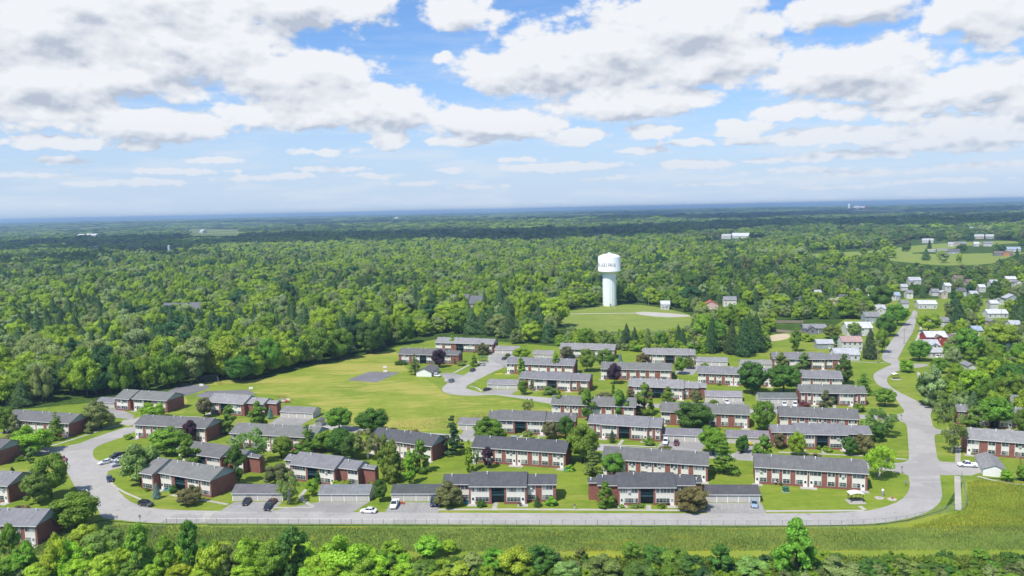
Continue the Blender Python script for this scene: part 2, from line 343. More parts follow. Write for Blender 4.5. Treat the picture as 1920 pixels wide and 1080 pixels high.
def leaf_mat(name, inst):
    m = bpy.data.materials.new(name); m.use_nodes = True; t = m.node_tree; t.nodes.clear()
    if inst: col = N(t, 'ShaderNodeAttribute', attribute_type='INSTANCER', attribute_name='tcol').outputs['Color']
    else: col = N(t, 'ShaderNodeObjectInfo').outputs['Color']
    tone = N(t, 'ShaderNodeAttribute', attribute_name='tone').outputs['Fac']
    tv = N(t, 'ShaderNodeCombineXYZ', inp={0: tone, 1: tone, 2: tone}).outputs[0]
    c = VM(t, 'MULTIPLY', col, tv)
    d = N(t, 'ShaderNodeBsdfPrincipled', inp={'Base Color': c, 'Roughness': .55, 'Specular IOR Level': .22})
    tr = N(t, 'ShaderNodeBsdfTranslucent', inp={0: VM(t, 'MULTIPLY', c, (1.25, 1.3, .7))})
    mx = N(t, 'ShaderNodeMixShader', inp={0: .38, 1: d.outputs[0], 2: tr.outputs[0]})
    N(t, 'ShaderNodeOutputMaterial', inp={0: mx.outputs[0]}); return m
MAT['leaf'] = leaf_mat('foliage', False); MAT['leaf_inst'] = leaf_mat('woodland_foliage', True)

# ------------------------------------------------------------------ mesh helpers
class MB:
    def __init__(s): s.v = []; s.f = []; s.m = []
    def quad(s, pts, m=0):
        i = len(s.v); s.v += [tuple(p) for p in pts]; s.f.append(tuple(range(i, i + len(pts)))); s.m.append(m)
    def box(s, x0, x1, y0, y1, z0, z1, m=0, skip=''):
        i = len(s.v)
        s.v += [(x0, y0, z0), (x1, y0, z0), (x1, y1, z0), (x0, y1, z0), (x0, y0, z1), (x1, y0, z1), (x1, y1, z1), (x0, y1, z1)]
        for k, q in (('b', (3, 2, 1, 0)), ('t', (4, 5, 6, 7)), ('f', (0, 1, 5, 4)), ('r', (1, 2, 6, 5)), ('k', (2, 3, 7, 6)), ('l', (3, 0, 4, 7))):
            if k not in skip: s.f.append(tuple(i + a for a in q)); s.m.append(m)
    def tube(s, p0, p1, r0, r1=None, n=8, m=0, caps=True):
        r1 = r0 if r1 is None else r1
        p0 = Vector(p0); p1 = Vector(p1); a = (p1 - p0).normalized()
        u = a.orthogonal().normalized(); w = a.cross(u); i = len(s.v)
        for p, r in ((p0, r0), (p1, r1)):
            for k in range(n):
                q = p + (u * math.cos(2 * PI * k / n) + w * math.sin(2 * PI * k / n)) * r; s.v.append(tuple(q))
        for k in range(n):
            j = (k + 1) % n; s.f.append((i + k, i + j, i + n + j, i + n + k)); s.m.append(m)
        if caps: s.f.append(tuple(i + n - 1 - k for k in range(n))); s.m.append(m); s.f.append(tuple(i + n + k for k in range(n))); s.m.append(m)
    def lathe(s, prof, n=32, m=0, c=(0, 0)):
        i = len(s.v)
        for (r, z) in prof:
            for k in range(n):
                s.v.append((c[0] + r * math.cos(2 * PI * k / n), c[1] + r * math.sin(2 * PI * k / n), z))
        for a in range(len(prof) - 1):
            for k in range(n):
                j = (k + 1) % n; s.f.append((i + a * n + k, i + a * n + j, i + (a + 1) * n + j, i + (a + 1) * n + k)); s.m.append(m)
    def poly(s, pts, z0, z1, m=0):
        """closed prism over a plan outline (anticlockwise)"""
        n = len(pts); i = len(s.v)
        s.v += [(p[0], p[1], z0) for p in pts] + [(p[0], p[1], z1) for p in pts]
        s.f.append(tuple(i + n + k for k in range(n))); s.m.append(m)
        for k in range(n):
            j = (k + 1) % n; s.f.append((i + k, i + j, i + n + j, i + n + k)); s.m.append(m)
    def mesh(s, name, mats, smooth=False):
        me = bpy.data.meshes.new(name); me.from_pydata(s.v, [], s.f)
        for q in mats: me.materials.append(MAT[q] if isinstance(q, str) else q)
        me.polygons.foreach_set('material_index', s.m)
        if smooth: me.polygons.foreach_set('use_smooth', [True] * len(s.f))
        me.update(); return me
def link(name, me, parent=None, color=None):
    o = bpy.data.objects.new(name, me); COL.objects.link(o)
    if parent is not None: o.parent = parent
    if color is not None: o.color = (*color, 1)
    return o
def tag(o, label, cat, group=None):
    o['label'] = label; o['category'] = cat
    if group: o['group'] = group
    return o
def empty(name, loc, rz=0.0):
    o = bpy.data.objects.new(name, None); COL.objects.link(o); o.location = loc; o.rotation_euler = (0, 0, rz); o.empty_display_size = .5; return o
def copy_tree(o, parent=None):
    c = o.copy(); COL.objects.link(c)
    if parent is not None: c.parent = parent
    for ch in list(o.children): copy_tree(ch, c)
    return c

# ------------------------------------------------------------------ ground, roads, lawns
def hash_noise(x, y, seed=0):
    xi = np.floor(x).astype(np.int64); yi = np.floor(y).astype(np.int64); fx = x - xi; fy = y - yi
    fx = fx * fx * (3 - 2 * fx); fy = fy * fy * (3 - 2 * fy)
    def h(a, b):
        n = (a * 374761393 + b * 668265263 + seed * 974634777) & 0x7fffffff
        n = ((n ^ (n >> 13)) * 1274126177) & 0x7fffffff
        return ((n ^ (n >> 16)) & 0xffff) / 65535.0
    return (h(xi, yi) * (1 - fx) + h(xi + 1, yi) * fx) * (1 - fy) + (h(xi, yi + 1) * (1 - fx) + h(xi + 1, yi + 1) * fx) * fy
def fbm(x, y, seed=0, o=4):
    s = 0; a = .5; t = 0
    for k in range(o): s = s + a * hash_noise(x * 2 ** k, y * 2 ** k, seed + k); t += a; a *= .5
    return s / t
def terrain(x, y):
    x = np.asarray(x, float); y = np.asarray(y, float)
    d = np.hypot(x, y); f = np.clip((d - 1300) / 3500, 0, 1); f2 = np.clip((d - 9000) / 16000, 0, 1)
    return f * (fbm(x / 1900, y / 800, 3) - .5) * 64 + f2 * fbm(x / 7000, y / 3500, 9) * 26
def ground():
    nx = 150; ys = np.concatenate([[-3000, -400, 60], np.geomspace(120, 40000, 150)]); v = []; f = []
    for y in ys:
        half = max(900, abs(y) * 1.15) if y > 0 else 4000
        for i in range(nx): v.append((-half + 2 * half * i / (nx - 1), y))
    v = np.array(v); z = terrain(v[:, 0], v[:, 1]); z[v[:, 1] < 1200] = 0
    me = bpy.data.meshes.new('ground')
    me.from_pydata(np.column_stack([v, z]).tolist(), [], [(r * nx + i, r * nx + i + 1, (r + 1) * nx + i + 1, (r + 1) * nx + i) for r in range(len(ys) - 1) for i in range(nx - 1)])
    me.polygons.foreach_set('use_smooth', [True] * len(me.polygons)); me.materials.append(MAT['ground'])
    o = link('ground', me); o['kind'] = 'structure'
ground()

def smooth_poly(pts, k=2, closed=True):
    for _ in range(k):
        q = []; n = len(pts)
        for i in range(n if closed else n - 1):
            a = Vector(pts[i]); b = Vector(pts[(i + 1) % n]); q += [a * .75 + b * .25, a * .25 + b * .75]
        if not closed: q = [Vector(pts[0])] + q + [Vector(pts[-1])]
        pts = q
    return pts
from mathutils.geometry import tessellate_polygon
def sheet(name, px, z, material, sm=1, kind='structure', world_pts=None):
    pts = world_pts if world_pts is not None else [G(*p, 0) for p in px]
    if sm: pts = smooth_poly(pts, sm)
    me = bpy.data.meshes.new(name); vs = [(p[0], p[1], z) for p in pts]
    tris = tessellate_polygon([[Vector(v) for v in vs]])
    out = []
    for a, b, c in tris:
        A, B, C_ = Vector(vs[a]), Vector(vs[b]), Vector(vs[c])
        out.append((a, b, c) if (B - A).cross(C_ - A).z > 0 else (a, c, b))
    me.from_pydata(vs, [], out); me.materials.append(MAT[material]); o = link(name, me); o['kind'] = kind; return o
def ribbon(name, px, width, z, material, world_pts=None, sm=2):
    pts = [Vector(p) for p in (world_pts or [G(*p) for p in px])]
    if sm: pts = smooth_poly(pts, sm, False)
    L = []; R = []
    for i, p in enumerate(pts):
        d = (pts[min(i + 1, len(pts) - 1)] - pts[max(i - 1, 0)]); n = Vector((-d.y, d.x, 0)).normalized() * width / 2
        L.append(p + n); R.append(p - n)
    me = bpy.data.meshes.new(name); k = len(pts)
    me.from_pydata([(p.x, p.y, z) for p in L + R], [], [(k + i, k + i + 1, i + 1, i) for i in range(k - 1)])
    me.materials.append(MAT[material]); o = link(name, me); o['kind'] = 'structure'; return o

sheet('lawn', [(-260,770),(0,772),(160,756),(250,744),(330,732),(410,716),(480,716),(560,694),(640,676),(725,658),(745,650),(820,636),(930,640),(1050,650),(1200,656),(1380,660),(1440,655),(1440,628),(1560,615),(1640,560),(1760,560),(1900,560),(2150,560),(2150,895),(1842,896),(1800,905),(1770,955),(1700,975),(1640,983),(1400,987),(820,985),(310,983),(190,975),(120,1000),(-260,1040)], .004, 'lawn', 0)
sheet('meadow', [(330,738),(360,722),(412,713),(480,714),(560,693),(640,675),(728,657),(745,660),(756,688),(780,702),(800,712),(818,722),(835,742),(880,746),(940,745),(1000,757),(1034,766),(1034,772),(930,784),(905,798),(850,806),(735,811),(690,805),(640,788),(612,768),(560,752),(535,742),(440,735)], .008, 'meadow', 1)
sheet('meadow', [(170,757),(230,742),(345,735),(352,752),(345,775),(300,778),(215,762)], .008, 'meadow', 0)
sheet('field', [(1036,594),(1060,584),(1090,580),(1130,573),(1190,570),(1240,577),(1290,588),(1300,596),(1292,615),(1270,634),(1220,645),(1150,648),(1085,632),(1050,606)], .008, 'field', 1)
sheet('field', [(1490,478),(1560,474),(1640,470),(1735,458),(1850,452),(1920,452),(1960,470),(1900,478),(1876,492),(1830,497),(1760,498),(1700,492),(1660,488),(1560,489),(1490,484)], .008, 'field', 1)
sheet('field', [(1300,458),(1404,450),(1440,448),(1450,454),(1310,464)], .008, 'field', 0)
sheet('field', [(1340,575),(1400,577),(1440,590),(1410,600),(1350,592)], .008, 'field', 0)
sheet('gravel_track', [(1195,584),(1240,586),(1290,590),(1296,594),(1240,595),(1190,589)], .014, 'gravel', 1)
ribbon('gravel_track', [(1040,589),(1110,588),(1200,587)], 3.0, .012, 'gravel')
sheet('sand_patch', [(1440,633),(1450,627),(1480,625),(1482,634),(1460,639),(1442,640)], .012, 'sand', 1)
sheet('reed_marsh', [(-200,1020),(120,1000),(190,977),(310,985),(820,987),(1400,989),(1640,985),(1700,977),(1770,957),(1800,930),(1806,897),(1842,897),(1920,902),(2150,915),(2150,1250),(-200,1250)], .006, 'marsh', 0)
sheet('mown_strip', [(560,1033),(900,1033),(1300,1032),(1700,1030),(2150,1026),(2150,1043),(1700,1047),(1300,1049),(900,1050),(560,1052)], .010, 'strip', 0)
sheet('meadow', [(1806,900),(1842,899),(1930,930),(1900,955),(1840,985),(1780,1003),(1640,998),(1560,990),(1640,987),(1705,979),(1775,958),(1804,935)], .010, 'strip', 1)
sheet('meadow', [(305,987),(350,984),(400,984),(400,1000),(360,1012),(300,1020),(296,1000)], .010, 'strip', 1)

Z_R = .018
sheet('road', [(250,797),(183,818),(140,835),(98,838),(70,846),(64,856),(100,850),(113,849),(116,860),(123,880),(132,897),(143,918),(168,935),(183,952),(190,971),(207,973),(260,979),(313,981),(407,981.3),(560,982),(820,982.5),(1120,984),(1400,985),(1557,985),(1647,981.7),(1700,973),(1733,963),(1753,952),(1767,936),(1765,912),(1762,892),(1764,890.5),(1840,892),(1836,869),(1833,867.5),(1768,866.5),(1758,862),(1756,850),(1751,817),(1757,813),(1790,812),(1790,806),(1768,807),(1750,802),(1747,790),(1744,774),(1750,772),(1775,771),(1775,764.5),(1757,764),(1738,762),(1730,758),(1708,746),(1683,734),(1667,723),(1662,713),(1666,705),(1678,697),(1695,692),(1740,687),(1740,682),(1714,682),(1690,680),(1682,673.8),(1688.5,663),(1698,644),(1714,619.6),(1719.6,592.5),(1720,582),(1711,582),(1709,592.5),(1687,617),(1668,644),(1651,668),(1658,678),(1675,683),(1659,689),(1640,699),(1637,705),(1640,714),(1647,723),(1668,731),(1678,745),(1690,762),(1697,772),(1688,777),(1662,779),(1662,787),(1682,788),(1697,793),(1701,800),(1703,833),(1705,858),(1700,865),(1690,868),(1673,868.5),(1673,885),(1700,889),(1705,896),(1706,918),(1690,939),(1651,953),(1625,958),(1580,961),(1522,962.5),(1437,962.5),(1120,962.5),(820,961.5),(500,959),(412,958),(340,956.7),(290,954),(250,945),(228,928),(212,905),(197,886),(217,878),(250,874),(250,862),(222,862),(190,865),(178,861),(173,851),(177,840),(197,830),(233,819),(250,812)], Z_R, 'road', 1)
sheet('road', [(250,796),(250,812),(256,808),(262,800),(262,782),(248,786),(230,788),(225,793),(240,799)], Z_R + .004, 'road', 0)
sheet('road', [(827,728),(833,737),(857,741),(890,742),(923,740),(948,743),(982,748),(1007,753),(1032,757),(1060,760),(1060,750),(1037,746),(957,740),(907,738),(875,729),(873,726),(880,720),(923,698),(948,688),(950,675),(968,668),(972,660),(960,658),(925,661),(915,666),(915,682),(895,687),(873,702),(862,706),(850,708),(840,718)], Z_R, 'road', 1)
ribbon('road', [(1680,783),(1640,783),(1550,777),(1460,773),(1400,770),(1320,765),(1240,761),(1120,757),(1040,751)], 6.5, Z_R - .004, 'road')
ribbon('road', [(1676,877),(1622,872),(1460,862),(1400,857),(1330,853),(1230,847),(1128,840),(1060,833),(950,827),(820,818),(728,812),(640,803),(590,795)], 7.0, Z_R - .004, 'road')
ribbon('road', [(250,790),(300,793)], 6.0, Z_R - .006, 'road')
LOTS = [[(440,941),(412,959),(508,960),(530,941)],[(598,941),(500,960),(660,961),(693,941)],[(733,942),(722,961),(822,962),(826,942)],[(1325,943),(1326,963),(1437,963),(1427,943)],
 [(826,700),(838,718),(872,704),(840,699)],[(914,730),(904,738),(958,740),(972,731)],[(926,663),(915,672),(950,690),(965,672),(972,664)],[(1243,822),(1228,846),(1312,852),(1326,826)],
 [(1321,752),(1318,766),(1392,770),(1396,752)],[(1423,756),(1420,771),(1500,773),(1497,757)],[(524,782),(500,797),(560,800),(588,783)],[(1304,685),(1262,697),(1262,701),(1300,703),(1310,690),(1352,688),(1365,684)],
 [(1388,835),(1374,860),(1408,862),(1412,834),(1445,828),(1445,822),(1380,822)],[(998,674),(980,679),(1000,682),(1038,674)],[(88,838),(60,842),(20,850),(25,856),(95,850)],[(870,806),(862,820),(905,824),(910,806)],[(176,765),(160,776),(250,787),(252,779),(222,766)],[(1767,811),(1860,822),(1870,812),(1790,803)]]
for q in LOTS: sheet('parking_lot', q, Z_R + .006, 'lot', 0)
sheet('court', [(650,713),(692,697),(750,698),(706,717)], .02, 'court', 0)
sheet('court', [(315,733),(345,721),(393,722),(390,729),(346,743)], .02, 'court', 0)
sheet('court', [(363,743),(390,733),(465,731),(480,739),(392,747)], .02, 'court', 0)
sheet('sand_patch', [(526,752),(534,747),(545,747),(541,754),(530,756)], .02, 'sand', 0)
WALKS = [([(822,955.5),(1000,955),(1120,956),(1322,957.3),(1326,959.5)], 1.2), ([(930,942),(926,957)], 1.4), ([(1216,947),(1216,957)], 1.4), ([(1436,958.5),(1520,958),(1620,957.5)], 1.1), ([(1612,949),(1622,956)], 1.2),
 ([(427,946),(380,937),(330,930),(322,928)], 1.1), ([(574,918),(560,934),(588,950)], 1.2), ([(516,952),(588,951.5)], 1.0), ([(201,900),(225,920),(270,939)], .8), ([(97,836),(150,820),(200,803),(240,792)], 1.1),
 ([(1700,861.5),(1679,860)], 1.1), ([(1460,848),(1530,851),(1618,855)], 1.1), ([(1545,838),(1545,850)], 1.3), ([(1155,834),(1160,835),(1168,825)], 1.2), ([(1122,833),(1160,835),(1230,838)], 1.0), ([(850,700),(880,684)], 1.3),
 ([(880,724),(895,727),(903,734)], 1.0), ([(834,715),(838,711)], 1.0), ([(1797,835),(1796,867)], 1.5), ([(1722,698),(1726,720)], 1.3), ([(1706,658),(1724,630),(1730,600)], 1.5), ([(1795,893),(1797,957)], 1.6), ([(1833,893),(1870,903),(1935,911)], 1.0),
 ([(300,781),(350,781),(410,785)], 1.0), ([(972,822),(982,815)], 1.2), ([(1525,768),(1460,765)], 1.0), ([(1564,760),(1566,770)], 1.2), ([(380,980),(392,962)], 2.6), ([(1500,672),(1600,679),(1660,680)], 1.2), ([(950,829),(1060,835)], .8), ([(735,809),(830,815)], 1.2)]
for i_, (q, w) in enumerate(WALKS): ribbon('sidewalk', q, w, Z_R + .012 + .0015 * i_, 'concrete', sm=1)
# painted stall lines
def stalls(a, b, c, d, n):
    A, B, C_, D = G(*a), G(*b), G(*c), G(*d)
    mb = MB()
    for i in range(1, n):
        t = i / n; p = A.lerp(B, t); q = D.lerp(C_, t); dr = (B - A).normalized() * .045; e = p.lerp(q, .85)
        mb.quad([(p.x - dr.x, p.y - dr.y, Z_R + .012), (e.x - dr.x, e.y - dr.y, Z_R + .012), (e.x + dr.x, e.y + dr.y, Z_R + .012), (p.x + dr.x, p.y + dr.y, Z_R + .012)])
    o = link('parking_lines', mb.mesh('parking_lines', ['concrete'])); o['kind'] = 'structure'
stalls((598,944),(693,944),(660,960),(510,960), 6); stalls((733,944),(826,944),(822,960),(724,960), 6); stalls((1327,945),(1427,945),(1436,961),(1328,961), 8)

# ------------------------------------------------------------------ apartment blocks
rng = random.Random(7)
EAVE = 5.3; DEP = 10.4; OV = .5; SL = .43
ROOFS = {'d': (.084, .086, .092), 'm': (.138, .136, .136), 'l': (.238, .232, .232), 'g': (.166, .168, .158), 'b': (.190, .188, .196)}
LINEAR = [('Dl', .112), ('B', .040), ('W', .072), ('B', .024), ('W', .076), ('B', .042), ('Dr', .112), ('B', .012), ('Dl', .112), ('B', .046), ('W', .074), ('B', .026), ('W', .074), ('B', .042), ('Dr', .118), ('B', .018)]
MAIN = [('B', .03), ('Dl', .325), ('B', .035), ('C', .22), ('B', .035), ('Dr', .325), ('B', .03)]
WING_L = [('B', .10), ('W', .34), ('B', .20), ('W', .36)]
WING_R = [('W', .30), ('B', .20), ('W', .40), ('B', .10)]
def frame_of(a, b, z, ovs, ovf):
    A, B = G(*a, z), G(*b, z); d = (B - A).normalized(); n = Vector((-d.y, d.x, 0))
    L = (B - A).length - 2 * ovs; o = A + d * ovs + n * ovf; o.z = 0
    return o, d, n, L, math.atan2(d.y, d.x)
BUILDINGS = []     # (name phrase, centre, length) for the labels of trees beside them
def window(x0, x1, y, z0, z1, par, ac=False):
    mb = MB(); n = max(1, round((x1 - x0) / 1.05)); b = .055
    mb.box(x0 + .03, x1 - .03, y - .035, y - .012, z0 + .03, z1 - .03, 1, 'k')
    for i in range(n + 1):
        x = x0 + (x1 - x0 - b) * i / n; mb.box(x, x + b, y - .07, y - .02, z0, z1, 0)
    mb.box(x0 + b, x1 - b, y - .068, y - .022, z0, z0 + b, 0); mb.box(x0 + b, x1 - b, y - .068, y - .022, z1 - b, z1, 0)
    mb.box(x0 + b, x1 - b, y - .06, y - .024, (z0 + z1) / 2 + .1, (z0 + z1) / 2 + .14, 0)
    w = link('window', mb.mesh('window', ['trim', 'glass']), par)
    if ac:
        m2 = MB(); c = (x0 + x1) / 2; m2.box(c - .33, c + .33, y - .38, y - .071, z0 + .02, z0 + .42); m2.box(c - .28, c + .28, y - .4, y - .38, z0 + .07, z0 + .37, 1)
        link('air_conditioner', m2.mesh('air_conditioner', ['trim', 'metal']), w)
def door(x0, x1, y, par, z0=0.08):
    mb = MB(); mb.box(x0, x1, y - .06, y - .01, z0, z0 + 2.1, 0, 'k'); mb.box(x0 + .2, x1 - .2, y - .075, y - .061, z0 + 1.05, z0 + 1.85, 1, 'k')
    d = link('door', mb.mesh('door', ['white', 'glass']), par)
    m2 = MB(); m2.box(x1 - .14, x1 - .08, y - .11, y - .061, z0 + .95, z0 + 1.05); link('handle', m2.mesh('handle', ['black']), d)
def gable_roof(mb, x0, x1, y0, y1, z, th=.16, zr=None):
    ym = (y0 + y1) / 2; zr = z + (y1 - y0) / 2 * SL if zr is None else zr
    i = len(mb.v)
    for x in (x0, x1):
        mb.v += [(x, y0, z), (x, ym, zr), (x, y1, z), (x, y1, z - th), (x, ym, zr - th), (x, y0, z - th)]
    for f in ((0, 6, 7, 1), (1, 7, 8, 2), (2, 8, 9, 3), (3, 9, 10, 4), (4, 10, 11, 5), (5, 11, 6, 0), (0, 1, 4, 5), (1, 2, 3, 4), (6, 11, 10, 7), (7, 10, 9, 8)):
        mb.f.append(tuple(i + k for k in f)); mb.m.append(0)
    return zr
def apartments(name, a, b, typ, secs, roof, label, seed=0):
    R = random.Random(seed * 13 + 5)
    o, d, n, L, rz = frame_of(a, b, EAVE, .25, OV)
    root = empty('apartment_block', o, rz)
    tag(root, label, 'apartment block', 'two storey brick apartment blocks of the estate')
    BUILDINGS.append((name, o + d * L / 2 + n * DEP / 2, L))
    wall = MB(); roofm = MB(); fas = MB(); gab = MB(); pan = MB(); vents = []
    for k, (f0, f1, sb, pat) in enumerate(secs):
        x0, x1 = f0 * L, f1 * L; y0 = sb; y1 = DEP - max(sb, 0) * .9 - .013 * k; hy0, hy1 = y0 - OV, y1 + OV
        z = EAVE + .004 * k; tot = sum(w for _, w in pat); xs = x0; bays = []
        for t_, w in pat: bays.append((t_, xs, xs + (x1 - x0) * w / tot)); xs += (x1 - x0) * w / tot
        cb = [q for q in bays if q[0] == 'C']
        xl, xr = x0 + .01, x1 - .01
        if cb:
            c0, c1 = cb[0][1], cb[0][2]
            wall.box(xl, c0, y0, y1, 0, EAVE - .1); wall.box(c1, xr, y0, y1 - .002, 0, EAVE - .1); wall.box(c0, c1, y0 + 1.7, y1 - .004, 0, EAVE - .1)
            tb = MB(); tb.box(c0 + .005, c1 - .005, y0 + 1.66, y0 + 1.698, .05, EAVE - .2)
            tb.box(c0 + .003, c0 + .05, y0 + .15, y0 + 1.65, .05, EAVE - .2); tb.box(c1 - .05, c1 - .003, y0 + .15, y0 + 1.65, .05, EAVE - .2)
            link('entrance_recess', tb.mesh('entrance_recess', ['teal']), root)
            bm_ = MB(); bm_.box(c0 + .06, c1 - .06, y0 + .02, y0 + 1.64, 2.55, 2.74); nb = max(6, int((c1 - c0) / .28))
            bm_.box(c0 + .06, c1 - .06, y0 + .03, y0 + .09, 3.62, 3.70); bm_.box(c0 + .06, c1 - .06, y0 + .04, y0 + .08, 2.80, 2.86)
            for i in range(nb + 1):
                x = c0 + .08 + (c1 - c0 - .2) * i / nb; bm_.box(x, x + .05, y0 + .045, y0 + .075, 2.86, 3.62)
            link('balcony', bm_.mesh('balcony', ['teal']), root)
            cm = (c0 + c1) / 2
            dm = MB(); dm.box(cm - .8, cm + .8, y0 + 1.6, y0 + 1.65, .1, 2.3); link('entrance_door', dm.mesh('entrance_door', ['dark']), root)
            dm = MB(); dm.box(cm - .9, cm + .9, y0 + 1.6, y0 + 1.65, 2.76, 4.8); link('balcony_door', dm.mesh('balcony_door', ['dark']), root)
        else: wall.box(xl, xr, y0, y1, 0, EAVE - .1)
        for t_, b0, b1 in bays:
            if t_ in 'BC': continue
            b0 += .06; b1 -= .06; pan = MB()
            pan.box(b0, b1, y0 - .05, y0 - .004, 2.16, 3.60); pan.box(b0, b1, y0 - .045, y0 - .004, 3.601, EAVE - .12); pan.box(b0, b1, y0 - .045, y0 - .004, .72 if t_ == 'W' else .75, 2.159)
            window(b0 + .08, b1 - .08, y0 - .045, 3.64, 5.08, root, R.random() < .22)
            if t_ == 'W': window(b0 + .08, b1 - .08, y0 - .045, .8, 2.13, root, R.random() < .08)
            else:
                dw = 1.0
                if t_ == 'Dl': door(b0 + .1, b0 + .1 + dw, y0 - .045, root); pan.box(b0, b0 + dw + .2, y0 - .043, y0 - .004, .02, .749); window(b0 + dw + .3, b1 - .08, y0 - .045, .8, 2.13, root)
                else: door(b1 - .1 - dw, b1 - .1, y0 - .045, root); pan.box(b1 - dw - .2, b1, y0 - .043, y0 - .004, .02, .749); window(b0 + .08, b1 - dw - .3, y0 - .045, .8, 2.13, root)
                xc = b0 + .6 if t_ == 'Dl' else b1 - .6
                pm = MB(); pm.box(xc - 1.5, xc + 1.5, y0 - 2.0, y0 - .05, .0, .10 + .003 * (xc > L / 2)); link('patio_slab', pm.mesh('patio_slab', ['concrete']), root)
            link('panel', pan.mesh('panel', ['cream']), root)
        e0 = x0 - (.25 if k == 0 else -.02); e1 = x1 + (.25 if k == len(secs) - 1 else -.02)
        if sb <= 0: e0 -= .06; e1 += .06
        zr = gable_roof(roofm, e0, e1, hy0, hy1, z + .06 + .003 * k)
        fas.box(e0 + .01, e1 - .01, hy0 - .03, hy0 - .002, z - .16, z + .045, 0)
        link('fascia', fas.mesh('fascia', ['trim']), root); fas = MB()
        ym = (hy0 + hy1) / 2
        for x, s in ((xl, -1), (xr, 1)): wall.quad([(x, y0, z - .1), (x, y1, z - .1), (x, ym, zr - .12)][::s], 1)
        m = max(1, int((x1 - x0) / 7))
        if m >= 3: vents += [(x0 + (x1 - x0) * q, ym - .9, zr - .39) for q in (.16, .46, .56, .88)]
        else: vents.append((x0 + (x1 - x0) * .3, ym - .9, zr - .39))
    link('wall', wall.mesh('wall', ['brick', 'siding']), root)
    rc = ROOFS[roof]; j = 1 + R.uniform(-.06, .06)
    ro = link('roof', roofm.mesh('roof', ['roof']), root, tuple(c * j for c in rc))
    for (x, y, z) in vents:
        vm = MB(); vm.tube((x, y, z - .05), (x, y, z + .62), .13, n=8); vm.tube((x, y, z + .62), (x, y, z + .74), .2, n=8); link('roof_vent', vm.mesh('roof_vent', ['steel']), ro)
    bw = MB(); bx0, bx1 = secs[0][0] * L, secs[-1][1] * L
    return root
S_H = lambda l=.24, r=.76, a=1.8, b=1.8: [(0, l, a, WING_L), (l, r, 0, MAIN), (r, 1, b, WING_R)]
BR = [('B', 1)]
S_5 = [(0, .072, 4.0, BR), (.072, .25, 1.8, BR), (.25, .76, 0, MAIN), (.76, .94, 1.8, [('W', .5), ('B', .5)]), (.94, 1, 4.0, BR)]
S_L = [(0, 1, 0, LINEAR)]
S_LS = [(0, .18, .01, [('Dl', .6), ('B', .4)]), (.18, .5, 0, [('W', .22), ('B', .14), ('W', .22), ('B', .14), ('W', .28)]), (.5, 1, .02, [('B', .1), ('W', .16), ('B', .1), ('W', .16), ('B', .14), ('Dr', .28), ('B', .04)])]
S_R3 = [(0, .13, 3.2, [('W', .6), ('B', .4)]), (.13, .645, 0, MAIN), (.645, .86, 2.0, [('B', .45), ('W', .55)]), (.86, 1, 4.4, BR)]
S_FL = [(0, .2, -2.2, [('B', .1), ('W', .8), ('B', .1)]), (.2, 1, 0, [('B', .02), ('Dl', .22), ('B', .06), ('C', .2), ('B', .05), ('W', .22), ('B', .03), ('W', .18), ('B', .02)])]
